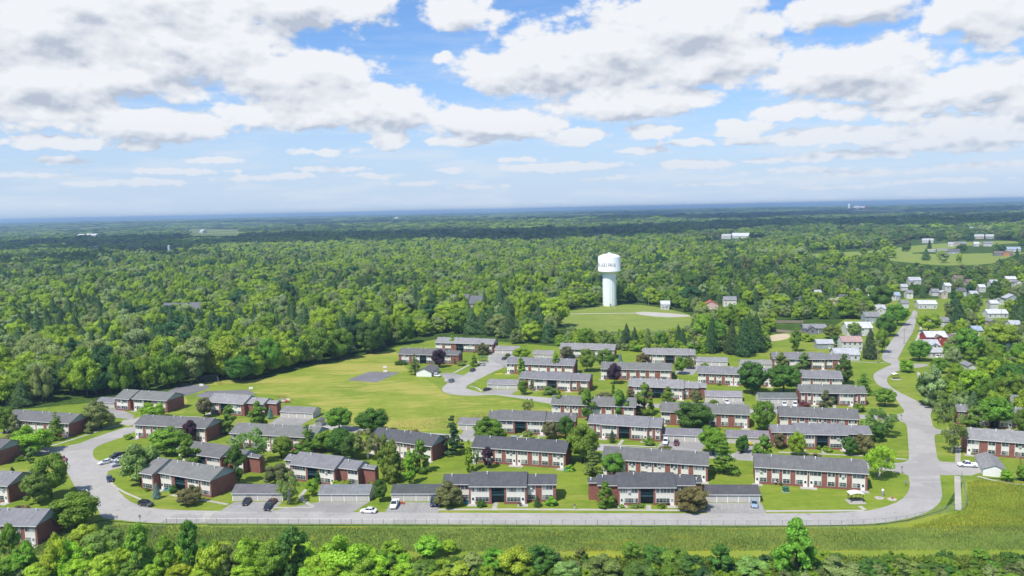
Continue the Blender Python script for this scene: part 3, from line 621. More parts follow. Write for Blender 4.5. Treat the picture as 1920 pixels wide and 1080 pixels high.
APTS = [
 ('the dark-roofed front block', (827,912.5), (1044,913), 'H', S_H(.235,.745), 'd', 'dark roofed brick block with teal balcony between the brown shrub and the open lawn gap'),
 ('the five-step front block', (1103.3,914.7), (1322.5,914.7), 'H', S_5, 'd', 'dark roofed block with stepped brick ends and blue balcony, facing the front road'),
 ('the purple-tree block', (883,838.5), (1061,850), 'L', S_L, 'd', 'long straight dark roofed block with a small dark purple tree before its windows'),
 ('the hidden long block', (1128,860.5), (1329,873.3), 'L', S_L, 'm', 'long straight grey roofed block directly behind the five-stepped front block'),
 ('the bus shelter block', (1414,875.8), (1629.5,889), 'L', S_L, 'm', 'long straight block with white panels overlooking the open lawn and bus shelter'),
 ('the yellow-tree block', (1448.3,813.5), (1638.7,817), 'H', S_H(.245,.755,2,1.5), 'b', 'blue grey roofed balcony block behind a bright yellow green tree at the right'),
 ('the narrow-strip block', (1460.8,780.3), (1613,787), 'L', S_L, 'm', 'long straight block half hidden behind the blue grey roofed balcony block'),
 ('the white-parapet block', (1500,736.3), (1627.8,738.8), 'H', S_H(.17,.82,.5,1.0), 'g', 'balcony block whose grey roof is cut by pale parapet lines, red shrub at its corner'),
 ('the short back block', (1502.5,708.3), (1581,710.3), 'S', [(0,1,0,[('W',.22),('B',.05),('W',.2),('B',.01),('W',.2),('B',.05),('W',.25)])], 'b', 'shortest block, three bays wide, just behind the white parapet block'),
 ('the two-tree back block', (1449,672.8), (1597,674.8), 'H', S_H(.2,.68,.3,1.0), 'b', 'back row block behind two olive green trees near the village street'),
 ('the flag balcony block', (1203.3,663.9), (1304,666.2), 'H', S_H(.17,.88,.6,1.0), 'l', 'pale roofed balcony block in the back row between a brown tree and a birch'),
 ('the twin-maple block', (1307.5,699.7), (1450,704.8), 'L', S_L, 'b', 'long straight block hidden at its right half by two big dark maples'),
 ('the second purple-tree block', (1125.5,691.7), (1260.8,694.8), 'L', S_LS, 'g', 'mid estate block with a stepped ridge and a dark purple tree in front'),
 ('the linden block', (1176.7,724.2), (1325,729.5), 'H', [(0,.05,1,BR),(.05,.72,0,MAIN),(.72,.91,1.5,WING_R),(.91,1,3,BR)], 'l', 'pale roofed block behind two tall pyramid shaped linden trees'),
 ('the big-maple block', (1238,771.7), (1406.7,778.3), 'L', S_LS, 'g', 'stepped grey block behind one big round dark green maple'),
 ('the twin-poplar block', (1032.5,758.3), (1192.5,763.5), 'L', S_L, 'g', 'straight grey block behind two upright leaning green trees'),
 ('the patched-roof block', (1100.8,794.5), (1241,803), 'H', S_H(.17,.83,.7,.6), 'b', 'balcony block with a mottled patched roof and a lone little spruce on its lawn'),
 ('the top-left back block', (815,642.5), (924.7,645.8), 'H', [(0,.73,0,[('W',.16),('B',.06),('W',.14),('B',.12),('C',.17),('W',.25),('B',.06)]),(.73,1,.4,WING_R)], 'l', 'furthest block at the edge of the woods above the cul-de-sac'),
 ('the meadow-corner block', (745.8,663.7), (858,667), 'H', [(0,.74,0,[('B',.06),('W',.16),('B',.06),('W',.16),('C',.14),('W',.26),('B',.06)]),(.74,1,1.8,[('W',.5),('B',.5)])], 'm', 'block beside the meadow with a round dark purple tree before it'),
 ('the rear cul-de-sac block', (949.2,681.7), (1076.5,686), 'L', S_L, 'b', 'straight block behind the shelter garage right of the cul-de-sac'),
 ('the cul-de-sac front block', (971.7,709.2), (1105,714.7), 'H', S_H(.2,.75,.8,.6), 'b', 'balcony block beside the low garage, right of the cul-de-sac'),
 ('the far centre block', (1048,654), (1153,656.5), 'H', S_H(.14,.92,.3,.5), 'l', 'back row block half hidden by two light green trees, left of a blue spruce'),
 ('the flowering-bush block', (912,787), (1079,792.2), 'H', [(0,.1,1,BR),(.1,.66,0,MAIN),(.66,.92,1,WING_R),(.92,1,2,BR)], 'm', 'balcony block with a cream flowering bush and grey car before it'),
 ('the pine-side block', (692,822), (810,837.5), 'L', S_L, 'd', 'block mostly hidden by dense lindens, its brick end beside the tall pine'),
 ('the diagonal block', (520,868), (688.3,888.7), 'H', S_R3, 'b', 'slanting balcony block with three roof steps behind the middle front garages'),
 ('the blue-spruce block', (271.7,882.5), (394,902.8), 'H', S_FL, 'g', 'slanting block with a pale blue spruce at its left corner by the front curve'),
 ('the linden-and-birch block', (317,846), (468,867), 'H', S_R3, 'm', 'slanting block hidden by a bright linden and a pale birch'),
 ('the road-bend block', (250,796.3), (385.8,803.8), 'L', S_L, 'm', 'long block at the inner road bend with a dark purple tree over its roof'),
 ('the brick-patio block', (429,812.5), (590,821.5), 'L', S_L, 'g', 'long grey roofed block with an orange brown patio, trees covering its right end'),
 ('the court-side block', (217,746), (312.5,751.9), 'H', [(0,.3,-1.2,[('B',.1),('W',.75),('B',.15)]),(.3,1,0,[('B',.05),('Dl',.3),('C',.2),('B',.05),('W',.35),('B',.05)])], 'g', 'block in front of the ball court at the left edge of the meadow'),
 ('the playground block', (387,753.5), (508,761.5), 'H', [(0,.58,0,[('Dl',.3),('B',.04),('C',.25),('W',.3),('B',.08)]),(.58,.85,2,[('B',.5),('W',.5)]),(.85,1,4,BR)], 'l', 'block with mottled pale roof just left of the red playground'),
 ('the upper-left block', (6,786), (129,794.8), 'L', S_L, 'm', 'long block at the far left behind a bright round tree, brick end facing the road'),
 ('the left-edge block', (-150,832), (-6,846.5), 'L', S_L, 'm', 'brick end of a block cut off by the left picture edge, beside a round tree'),
 ('the lower left-edge block', (-118,903), (14,912), 'L', S_L, 'b', 'block at the left edge just below a small dark spruce'),
 ('the bottom-left block', (-105,984), (67.5,987), 'L', S_L, 'b', 'block in the bottom left corner behind a tall slim tree'),
 ('the right-edge block', (1812.5,823.3), (2040,840), 'L', S_LS, 'l', 'long block at the right edge behind the gable fronted garage'),
 ('the upper right block', (1796,773), (1937,781), 'H', S_H(), 'b', 'balcony block at the right hidden behind round green trees'),
 ('the far right block', (1866.7,757.5), (1965,760), 'S', [(0,1,0,[('W',.3),('B',.2),('W',.3),('B',.2)])], 'b', 'rear roof with a pale front gable at the upper right'),
]
APT_ROOTS = []
for i, (nm, a, b, ty, secs, rf, lb) in enumerate(APTS):
    APT_ROOTS.append(apartments(nm, a, b, ty, secs, rf, lb, i))

# ------------------------------------------------------------------ garages
def garage(a, b, label, nd=4, roof='b', dep=6.8, z=2.35, flip=False):
    o, d, n, L, rz = frame_of(a, b, z, .25, .35)
    root = empty('garage_row', o, rz); tag(root, label, 'garage', 'low beige garage rows')
    w = MB(); w.box(0, L, 0, dep, 0, z)
    r = MB(); zr = gable_roof(r, -.25, L + .25, -.35, dep + .35, z + .05, .12); link('roof', r.mesh('roof', ['roof']), root, tuple(c * rng.uniform(.94, 1.06) for c in ROOFS[roof]))
    for x, s in ((.0, -1), (L, 1)): w.quad([(x, 0, z), (x, dep, z), (x, dep / 2, zr - .1)][::s], 1)
    link('wall', w.mesh('wall', ['garage_wall', 'trim']), root)
    f = MB(); f.box(-.24, L + .24, -.385, -.352, z - .12, z + .07); f.box(0, L, -.03, -.003, z - .3, z - .02); link('fascia', f.mesh('fascia', ['trim']), root)
    st = L / nd
    for i in range(nd):
        mb = MB(); x0, x1 = i * st + .22, (i + 1) * st - .22; mb.box(x0, x1, -.06, -.004, .03, z - .31)
        for k in range(1, 4): mb.box(x0 + .02, x1 - .02, -.064, -.061, .03 + k * .5, .06 + k * .5, 1)
        link('garage_door', mb.mesh('garage_door', ['garage_door', 'trim']), root)
    pm = MB()
    for i in range(nd + 1):
        x = min(max(i * st - .16, 0), L - .32); pm.box(x, x + .32, -.05, -.003, .01, z - .305)
    link('door_trim', pm.mesh('door_trim', ['white']), root)
    return root
GARS = [((432.5,925.8),(530.8,926),'low garage row behind three dark parked cars at the front road',4,'m'),
 ((595.3,926.7),(693.3,926.7),'garage row with an empty striped forecourt, middle of the front row',4,'b'),
 ((731.7,926.2),(827,926.2),'dark roofed garage row behind the white pickup truck',4,'d'),
 ((1322.5,927.8),(1427.5,928),'garage row with one silver blue sedan on its striped forecourt',5,'d'),
 ((1388.3,682.5),(1449,683),'back row garage peeking above the two big dark maples',4,'l'),
 ((1304,677),(1365,678.3),'white based garage row right of the pale back row balcony block',4,'l'),
 ((1321.7,742.5),(1393,744),'garage row with a single white car, centre right of the estate',4,'l'),
 ((1422.5,746.7),(1496.7,746.9),'grey garage row with two white cars parked before it',4,'m'),
 ((1241,815),(1326.7,818.3),'garage row with a white car and a dark red car before it',4,'b'),
 ((1362,819.5),(1448,822),'garage row half hidden between the maple and the yellow-tree block',4,'b'),
 ((926.3,655.3),(973,656.5),'garage row at the head of the cul-de-sac',3,'l'),
 ((912.5,720),(971.7,721.3),'garage row inside the cul-de-sac bend with a dark car beside',3,'l'),
 ((998.3,663.7),(1038,664.7),'short pale garage right of the cul-de-sac head',2,'l'),
 ((858,795),(905,796.3),'garage behind the tall dark pine and round tree',3,'b'),
 ((524,772),(586.7,775),'pale garage row beside the meadow and playground',4,'b'),
 ((178,754.5),(214,756),'garage at far left behind the pale green tree, next to the woods',2,'b')]
for a, b, lb, nd, rf in GARS: garage(a, b, lb, nd, rf)
def side_garage(fl, fr, bk, label, roof='m', z=2.4, col='white', nd=3):
    """gable end towards the camera: front left, front right and back right corners on the ground"""
    A, B, C_ = G(*fl), G(*fr), G(*bk); d = (B - A).normalized(); n = Vector((-d.y, d.x, 0)); W = (B - A).length; D = abs((C_ - B).dot(n))
    root = empty('gable_garage', A, math.atan2(d.y, d.x)); tag(root, label, 'garage', 'garages with their gable to the front')
    w = MB(); w.box(0, W, 0, D, 0, z)
    zr = z + W / 2 * .42; r = MB(); i = 0
    r.v += [(-.35, -.3, z - .1), (W / 2, -.3, zr + .05), (W + .35, -.3, z - .1), (-.35, D + .3, z - .1), (W / 2, D + .3, zr + .05), (W + .35, D + .3, z - .1)]
    r.v += [(p[0], p[1], p[2] - .12) for p in r.v[:6]]
    r.f += [(0, 1, 4, 3), (1, 2, 5, 4), (6, 9, 10, 7), (7, 10, 11, 8), (0, 6, 7, 1), (1, 7, 8, 2), (3, 4, 10, 9), (4, 5, 11, 10), (0, 3, 9, 6), (2, 8, 11, 5)]; r.m += [0] * 10
    link('roof', r.mesh('roof', ['roof']), root, ROOFS[roof])
    w.quad([(0, 0, z), (W, 0, z), (W / 2, 0, zr - .1)]); w.quad([(0, D, z), (W / 2, D, zr - .1), (W, D, z)]); link('wall', w.mesh('wall', [col]), root)
    for i in range(nd):
        mb = MB(); s = D / nd; mb.box(W + .004, W + .06, i * s + .3, (i + 1) * s - .3, .03, z - .25); link('garage_door', mb.mesh('garage_door', ['garage_door']), root)
side_garage((780.8,705.8), (809,706.8), (833,698), 'small white gabled garage at the meadow edge beside the cul-de-sac', 'm')
side_garage((1843,892), (1886,896), (1886,872), 'white gabled garage with a pale grey roof at the right of the junction', 'l')
side_garage((592,799.5), (603,799.5), (608,794), 'small dark shed beside the pale meadow garage', 'm', 2.2, 'metal', 1)
side_garage((36,905), (50,905.5), (58,893), 'pale roofed garage at the left edge behind the small spruce', 'b')
side_garage((92,968), (108,968), (104,950), 'garage in the bottom left tucked behind the big round tree', 'b')
side_garage((18,864), (34,862), (36,848), 'low brick sided garage at the left edge under the round tree', 'b', 2.4, 'brick')

# ------------------------------------------------------------------ village houses
WC = {'w': (.54, .54, .52), 'c': (.62, .60, .53), 'g': (.30, .33, .36), 'r': (.33, .045, .05), 't': (.45, .38, .30), 'n': (.20, .20, .22), 'p': (.58, .42, .36), 'o': (.50, .24, .10)}
RC = {'k': (.13, .135, .145), 'w': (.52, .53, .54), 'g': (.22, .22, .23), 'd': (.12, .12, .13), 'r': (.42, .12, .08), 'p': (.38, .26, .24), 'b': (.30, .36, .45), 'n': (.17, .13, .11), 'l': (.40, .41, .43)}
def house(x0, x1, yb, wall, roofc, label, h=5.0, dep=9, style='side', wing=None, cat='house', rot=0.0, group=None, name='village_house', rise=.55, nw=None):
    A, B = G(x0, yb), G(x1, yb); d = (B - A).normalized(); n = Vector((-d.y, d.x, 0)); L = (B - A).length
    root = empty(name, A, math.atan2(d.y, d.x) + rot); tag(root, label, cat, group)
    if cat != 'house': root.name = cat
    w = MB(); w.box(0, L, 0, dep, 0, h); g = w
    r = MB()
    if style == 'side':
        zr = h + (dep / 2 + .4) * rise; gable_roof(r, -.35, L + .35, -.4, dep + .4, h + .1, .15, zr)
        for x, s in ((.01, -1), (L - .01, 1)): g.quad([(x, 0, h), (x, dep, h), (x, dep / 2, zr - .2)][::s])
    else:
        zr = h + L / 2 * rise
        r.v += [(-.4, -.4, h - .1), (L / 2, -.4, zr + .1), (L + .4, -.4, h - .1), (-.4, dep + .4, h - .1), (L / 2, dep + .4, zr + .1), (L + .4, dep + .4, h - .1)]
        r.v += [(p[0], p[1], p[2] - .15) for p in r.v[:6]]
        r.f += [(0, 1, 4, 3), (1, 2, 5, 4), (6, 9, 10, 7), (7, 10, 11, 8), (0, 6, 7, 1), (1, 7, 8, 2), (3, 4, 10, 9), (4, 5, 11, 10), (0, 3, 9, 6), (2, 8, 11, 5)]; r.m += [0] * 10
        g.quad([(0, .005, h), (L, .005, h), (L / 2, .005, zr - .1)]); g.quad([(0, dep - .005, h), (L / 2, dep - .005, zr - .1), (L, dep - .005, h)])
    link('roof', r.mesh('roof', ['roof']), root, RC[roofc]); link('wall', w.mesh('wall', ['wall_paint']), root, WC[wall])
    if wing:   # front gabled wing: from, to (fractions), depth, height, roof colour, wall colour
        f0, f1, wd, wh, rc2, wc2 = wing; a0, a1 = f0 * L, f1 * L; c = (a0 + a1) / 2; zr2 = wh + (a1 - a0) / 2 * .7
        w2 = MB(); w2.box(a0, a1, -wd, -.01, 0, wh); w2.quad([(a0, -wd + .005, wh), (a1, -wd + .005, wh), (c, -wd + .005, zr2 - .1)]); link('front_wing', w2.mesh('front_wing', ['wall_paint']), root, WC[wc2])
        r2 = MB(); y0, y1 = -wd - .4, dep * .4
        r2.v += [(a0 - .4, y0, wh - .15), (c, y0, zr2 + .08), (a1 + .4, y0, wh - .15), (a0 - .4, y1, wh - .15), (c, y1, zr2 + .08), (a1 + .4, y1, wh - .15)]
        r2.v += [(p[0], p[1], p[2] - .14) for p in r2.v[:6]]
        r2.f += [(0, 1, 4, 3), (1, 2, 5, 4), (6, 9, 10, 7), (7, 10, 11, 8), (0, 6, 7, 1), (1, 7, 8, 2), (3, 4, 10, 9), (4, 5, 11, 10), (0, 3, 9, 6), (2, 8, 11, 5)]; r2.m += [0] * 10
        link('wing_roof', r2.mesh('wing_roof', ['roof']), root, RC[rc2])
        wm = MB(); wm.box(c - .5, c + .5, -wd - .05, -wd - .004, max(.9, wh - 1.4), max(.9, wh - 1.4) + 1.3); link('window', wm.mesh('window', ['glass']), root)
    k = nw if nw is not None else max(1, int(L / 3.2)); floors = 2 if h > 4.4 else 1
    for fl in range(floors):
        for i in range(k):
            x = L * (i + .5) / k
            if fl == 0 and i == k // 2:
                door(x - .5, x + .5, -.003, root, .1); continue
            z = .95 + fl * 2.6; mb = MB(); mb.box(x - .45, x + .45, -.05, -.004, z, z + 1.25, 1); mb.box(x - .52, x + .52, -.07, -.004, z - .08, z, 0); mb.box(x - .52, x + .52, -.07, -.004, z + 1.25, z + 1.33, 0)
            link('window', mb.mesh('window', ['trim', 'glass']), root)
    return root
H = house
H(1507,1550,625,'n','g','brown walled house with grey roof and small dark front gable beside the plank fence',3.2,8,'side',(.1,.55,3.5,2.7,'d','n'))
H(1532,1563,654,'g','l','small pale grey cottage standing alone on the grass below the plank fence',2.9,7)
H(1579,1617,658,'w','p','white house with a faded pink brown roof left of the dark spruce',5.2,9,nw=4)
H(1566,1612,676,'w','l','low white house with a light grey roof nearest the estate at the street',3.0,10)
H(1588,1636,630,'w','w','white building with a bright white metal roof left of the street',5.0,11)
H(1622,1650,606,'g','g','plain grey roofed house beside the street above the white metal roof',4.5,10)
H(1634,1661,589,'w','l','pale house with a light grey roof and white front gable, left of the street',4.0,9,'side',(.3,.85,2.5,3.6,'l','w'))
H(1737,1776,647,'r','w','red house with a white metal roof and a red front gable right of the street',4.6,10,'side',(.35,.75,3,4.6,'n','r'))
H(1776,1795,646,'r','n','low red outbuilding with a brown roof beside the red gabled house',3.4,8)
H(1729,1762,664,'w','l','white house with light grey roof and small dormer gable below the red house',4.8,9,'side',(.5,.85,1.2,5.2,'l','w'))
H(1744,1770,671,'w','l','lower white wing house with a white front beside the parked van',2.9,7)
H(1751,1781,613,'w','g','wide house with grey roof and white wall behind the light green street tree',3.4,9)
H(1852,1890,596,'w','w','low house with a bright white roof at the right beyond the tall spruce',3.0,9)
H(1857,1872,580,'w','w','small flat white building just behind the low white roofed house',4.4,8)
H(1825,1843,630,'t','b','small tan house with a pale blue roof among the right hand trees',3.4,8)
H(1886,1911,658,'w','g','white house with two steep grey gables at the right edge',4.2,8,'side',(.35,.95,2,3.8,'g','w'))
H(1887,1914,567,'g','l','pale grey house with a white trimmed gable near the right picture edge',3.4,9,'gable')
H(1870,1884,571,'w','g','little white house with a porch beside the pale grey gabled house',3.2,6,'gable')
H(1722,1757,579,'w','w','broad white building with windows across the head of the village street',3.6,9)
H(1667,1688,563,'g','b','house with a pale blue metal roof at the top of the street',4.0,9,'side',(.2,.6,1.5,4,'w','w'))
H(1630,1643,565,'w','w','small white roofed house left of the dark purple village tree',3.0,8)
H(1574,1590,567,'n','d','dark roofed house half hidden among village trees',4.0,8)
H(1500,1512,567,'w','d','tiny white gabled house among trees below the willow',3.6,7,'gable')
H(1705,1727,537,'w','l','white house complex standing in the trees beyond the street end',6.0,10,'side',(.1,.5,2,5,'l','w'))
H(1772,1783,548,'w','w','narrow white house glimpsed between trees right of the street end',6.0,8)
H(1789,1806,528,'t','n','brownish roof showing between the far village trees',3.5,9)
H(1887,1906,530,'w','w','white roofed house at the far right among trees',3.5,9)
H(1239,1256,580,'w','w','white house with bright roof right of the water tower clearing',4.0,9,'side',(.4,.9,3,2.6,'w','w'))
H(1320,1347,580,'p','r','pink walled house with an orange red roof right of the water tower',3.6,10,'gable')
H(1357,1381,579,'c','g','cream two storey house with grey roof beside the orange roofed one',7.0,9,'side',None)
H(1757,1777,476,'g','g','blue grey farmhouse standing in the open field at the right',4.5,12,'side',None)
H(1775,1800,476,'g','d','dark grey barn joined beside the blue grey farmhouse in the field',4.0,12,'side',None,'barn')
H(1736,1755,472,'w','w','long low white trailer left of the blue grey farmhouse',2.6,6,'side',None,'trailer',rise=.2)
H(1778,1788,462,'w','l','white garage with pale roof behind the field farmhouse',4.5,10)
H(1789,1812,461,'t','g','tan ranch house with grey roof behind the field farmhouse',4,12)
H(1729,1750,456,'w','l','white ranch house with a dark carport above the open field',5,14)
H(1664,1680,445,'w','w','tall white barn with a leaning roof far beyond the field',9,16,'gable',None,'barn')
H(1645,1654,443,'w','w','little white shed left of the tall far white barn',4,12)
H(1616,1633,449,'t','g','grey roofed house in trees left of the far white barn',5,12)
H(1865,1899,480,'n','n','brown roofed house with an orange gable at the right of the field',3.5,12,'side',(.45,.8,3,4,'n','o'))
H(1887,1914,472,'w','b','pale blue roofed long house behind the brown roofed house',4,12)
H(1844,1862,462,'w','g','white walled grey roofed house right of the field lane',5,12)
H(1826,1836,462,'w','w','small white box shed beside the field lane',4.5,12)
H(1827,1845,448,'t','l','pale roofed ranch house in the distance above the lane',5,16)
H(1848,1864,448,'g','l','second pale distant house right of the pale roofed ranch house',5,16)
H(1817,1832,434,'w','b','distant blue roofed shed among dark trees',5,24,'side',None,'barn')
H(1832,1850,419,'w','w','left one of two long white barns far away at the right',9,40,'side',None,'barn')
H(1851,1866,420,'w','w','right one of two long white barns far away at the right',9,40,'side',None,'barn')
H(1675,1687,423,'w','w','white distant barn left of the village water meadow',12,40,'side',None,'barn')
H(1804,1811,421,'w','w','narrow white distant house beside dark far trees',14,30)
H(1598,1608,394,'w','w','far white farm barn beside a silo near the horizon',28,60,'side',None,'barn')
H(1609,1618,394,'r','w','red and white far farm building near the horizon',22,60,'side',None,'barn')
H(1352,1370,448,'w','l','left bright roof of the far barn group beyond the water tower woods',7,18,'side',None,'barn')
H(1371,1403,447,'w','w','long bright white barn roof beyond the water tower woods',6,26,'side',None,'barn')
H(1240,1247,442,'w','n','tiny white house in the shaded far woods above the tower',9,16)
H(144,155,446,'w','w','leftmost white roof of a far farm group at the left',10,24,'side',None,'barn')
H(158,179,445,'w','w','long white far farm roof at the left',9,24,'side',None,'barn')
H(161,178,469,'w','w','isolated white barn in the shaded field at the left',6,16,'side',None,'barn')
H(374,380,437,'w','w','small white barn by the bright far field',10,24,'side',None,'barn')
H(738,744,414,'w','w','tiny white farm near the horizon left of centre',22,40,'side',None,'barn')
H(868,884,425,'t','w','pale long far building in the band of sunlit woods',12,40,'side',None,'barn')
for a_ in [(1700,1712,560,'c','g','cream house with grey roof left of the street end'),(1690,1702,545,'w','l','small white house behind the pale blue roofed house'),(1748,1762,555,'w','g','white house with dark roof just right of the street end'),
 (1765,1777,560,'t','l','tan house with light roof right of the street end'),(1798,1812,556,'w','d','white house with dark roof among trees at the right'),(1820,1834,560,'g','l','pale grey house near the flat white building'),
 (1836,1848,548,'w','w','tiny white roofed cottage above the flat white building'),(1902,1918,540,'c','g','cream house by the right edge above the grey gabled house'),(1812,1824,536,'t','n','tan house with brown roof among the far village trees'),
 (1858,1872,540,'w','l','white house with light roof among the far village trees'),(1648,1660,548,'c','d','cream house with dark roof left of the pale blue roof'),(1600,1612,556,'w','g','white house with grey roof half way to the village church trees'),
 (1790,1804,645,'c','l','cream house behind the red gabled house'),(1815,1830,700,'w','g','white house with grey roof between the bright trees at right'),(1895,1915,620,'w','l','white house with light roof at the right edge, upper'),
 (1856,1870,612,'t','g','tan house with grey roof right of the pale blue roofed house'),(1690,1704,578,'w','g','white house with grey roof on the left of the street head'),(1528,1540,560,'t','l','tan cottage glimpsed beside the dark roofed house')]:
    H(a_[0], a_[1], a_[2], a_[3], a_[4], a_[5], rng.uniform(3.2, 5.4), rng.uniform(7, 10), rng.choice(('side', 'side', 'gable')))
# long low roofs inside the woods
H(296,340,604,'t','k','long grey roof glimpsed inside the left woods, left part',8,22,'side',None,'building')
H(343,386,603,'t','k','long pale roof glimpsed inside the left woods, right part',8,22,'side',None,'building')
H(842,876,586,'t','k','grey roof in the woods behind the estate, left half',8,22,'side',None,'building')
H(879,902,588,'t','k','pale gable roof in the woods behind the estate, right half',8,20,'side',(.3,1,3,4,'k','t'),'building')

# ------------------------------------------------------------------ water tower
def water_tower():
    p = G(1143, 573); root = empty('water_tower', p, 0); tag(root, 'tall white fluted water tower with black lettering on its tank, on the grassy hill', 'water tower')
    R0, R1 = 5.75, 9.6; n = 24 * 8; mb = MB(); zs = [0, .6, 1.2, 13, 26.6, 27.6]
    for z in zs:
        for k in range(n):
            a = 2 * PI * k / n; fl = (.26 * abs(math.cos(12 * a)) ** .8) if 1 < z < 27 else .12
            r = R0 - .2 + fl; mb.v.append((r * math.cos(a), r * math.sin(a), z))
    for j in range(len(zs) - 1):
        for k in range(n):
            q = (k + 1) % n; mb.f.append((j * n + k, j * n + q, (j + 1) * n + q, (j + 1) * n + k)); mb.m.append(0)
    link('column', mb.mesh('column', ['steel']), root)
    t = MB(); prof = [(R0 - .1, 27.4), (R0 + .5, 27.9), (7.7, 28.5), (9.2, 29.4), (R1, 29.9), (R1, 30.2), (R1 - .06, 30.3), (R1 - .06, 41.6), (9.35, 42.15), (8.7, 42.7), (7.4, 43.4), (5.4, 44.1), (3.0, 44.6), (0.9, 44.8), (.01, 44.85)]
    t.lathe(prof, 64); me = t.mesh('tank', ['steel']); me.polygons.foreach_set('use_smooth', [True] * len(me.polygons)); link('tank', me, root)
    v = MB(); v.tube((0, 0, 44.7), (0, 0, 45.7), .55, .45, 12); v.tube((1.6, .3, 44.5), (1.6, .3, 45.6), .18, n=8); v.tube((-1.2, .5, 44.5), (-1.2, .5, 46.4), .06, n=6); link('roof_hatch', v.mesh('roof_hatch', ['steel']), root)
    rl = MB(); k = 20
    for i in range(k):
        a, b = 2 * PI * i / k, 2 * PI * (i + 1) / k; rl.tube((1.3 * math.cos(a), 1.3 * math.sin(a), 45.5), (1.3 * math.cos(b), 1.3 * math.sin(b), 45.5), .04, n=5); rl.tube((1.3 * math.cos(a), 1.3 * math.sin(a), 44.5), (1.3 * math.cos(a), 1.3 * math.sin(a), 45.5), .03, n=5)
    link('railing', rl.mesh('railing', ['steel']), root)
    d = MB(); d.box(-.6, .6, -R0 - .25, -R0 + .1, .2, 2.4); link('door', d.mesh('door', ['metal']), root)
    view = math.atan2(-p.x, -p.y)  # azimuth from the tower towards the camera, clockwise from +y
    def on(ang, z, r):  # ang: degrees to the right of the line of sight
        a = math.atan2(-p.y, -p.x) + math.radians(ang); return (r * math.cos(a), r * math.sin(a), z)
    lt = MB(); step = 9.8; w = 1.12; hgt = 2.9; z0 = 33.9; th = .38
    segs = {'P': [(0, 0, 0, 1), (0, 1, .8, 1), (.8, 1, 1, .8), (1, .8, 1, .6), (1, .6, .8, .45), (.8, .45, 0, .45)], 'H': [(0, 0, 0, 1), (1, 0, 1, 1), (0, .5, 1, .5)], 'I': [(.5, 0, .5, 1)],
            'L': [(0, 0, 0, 1), (0, 0, 1, 0)], 'A': [(0, 0, .5, 1), (.5, 1, 1, 0), (.2, .38, .8, .38)], 'D': [(0, 0, 0, 1), (0, 1, .7, 1), (.7, 1, 1, .75), (1, .75, 1, .25), (1, .25, .7, 0), (.7, 0, 0, 0)], 'E': [(0, 0, 0, 1), (0, 0, 1, 0), (0, 1, 1, 1), (0, .5, .8, .5)]}
    word = 'PHILADELPHIA'; rr = R1 - .02
    for i, ch in enumerate(word):
        a0 = 29 - (len(word) - 1 - i) * step
        for (x0, y0, x1, y1) in segs[ch]:
            m = 5; dx, dy = (x1 - x0) * w, (y1 - y0) * hgt; ln = math.hypot(dx, dy); nx, ny = -dy / ln * th / 2, dx / ln * th / 2; ex, ey = dx / ln * th * .5, dy / ln * th * .5
            X0, Y0, X1, Y1 = x0 * w - w / 2 - ex, y0 * hgt - ey, x1 * w - w / 2 + ex, y1 * hgt + ey
            for j in range(m):
                s, e = j / m, (j + 1) / m; q = []
                for (u, sg) in ((s, 1), (e, 1), (e, -1), (s, -1)):
                    X = X0 + (X1 - X0) * u + nx * sg; Z = z0 + Y0 + (Y1 - Y0) * u + ny * sg; q.append(on(a0 + math.degrees(X / rr), Z, rr))
                lt.quad(q)
    link('lettering', lt.mesh('lettering', ['lettering']), root)
water_tower()

# ------------------------------------------------------------------ vehicles
def loft(mb, rings, m=0, caps=True):
    i = len(mb.v); n = len(rings[0])
    for r in rings: mb.v += r
    for a in range(len(rings) - 1):
        for k in range(n):
            j = (k + 1) % n; mb.f.append((i + a * n + k, i + (a + 1) * n + k, i + (a + 1) * n + j, i + a * n + j)); mb.m.append(m)
    if caps: mb.f.append(tuple(i + k for k in range(n))); mb.m.append(m); e = i + (len(rings) - 1) * n; mb.f.append(tuple(e + n - 1 - k for k in range(n))); mb.m.append(m)
def ring(x, w, z0, z1, c=.12):
    return [(x, -w + c * .6, z0), (x, -w, z0 + c), (x, -w, z1 - c), (x, -w + c, z1), (x, w - c, z1), (x, w, z1 - c), (x, w, z0 + c), (x, w - c * .6, z0)]
SPECS = { # body rings (x, half width, bottom, top), cabin bottom (x0,x1), cabin top (x0,x1), belt z, roof z, wheels x, r
 'sedan': dict(L=4.7, w=.9, body=[(2.35,.66,.34,.62),(2.2,.82,.25,.72),(1.3,.9,.22,.88),(.7,.9,.22,.93),(-1.3,.9,.22,.95),(-2.1,.86,.25,.98),(-2.35,.74,.36,.86)], cab=(-1.85,1.0,-1.1,.2), belt=.92, roof=1.44, wx=(1.42,-1.38), r=.33),
 'suv': dict(L=4.6, w=.93, body=[(2.3,.7,.38,.8),(2.15,.86,.3,.95),(1.3,.93,.28,1.04),(.9,.93,.28,1.06),(-1.8,.93,.28,1.06),(-2.2,.9,.3,1.04),(-2.3,.82,.4,.95)], cab=(-2.2,1.15,-1.9,.35), belt=1.04, roof=1.7, wx=(1.42,-1.35), r=.37),
 'pickup': dict(L=5.7, w=.98, body=[(2.85,.74,.45,.9),(2.7,.9,.38,1.05),(1.7,.98,.35,1.15),(1.0,.98,.35,1.17),(-1.0,.98,.35,1.17)], cab=(-.75,1.45,-.6,.75), belt=1.15, roof=1.85, wx=(1.8,-1.75), r=.4),
}
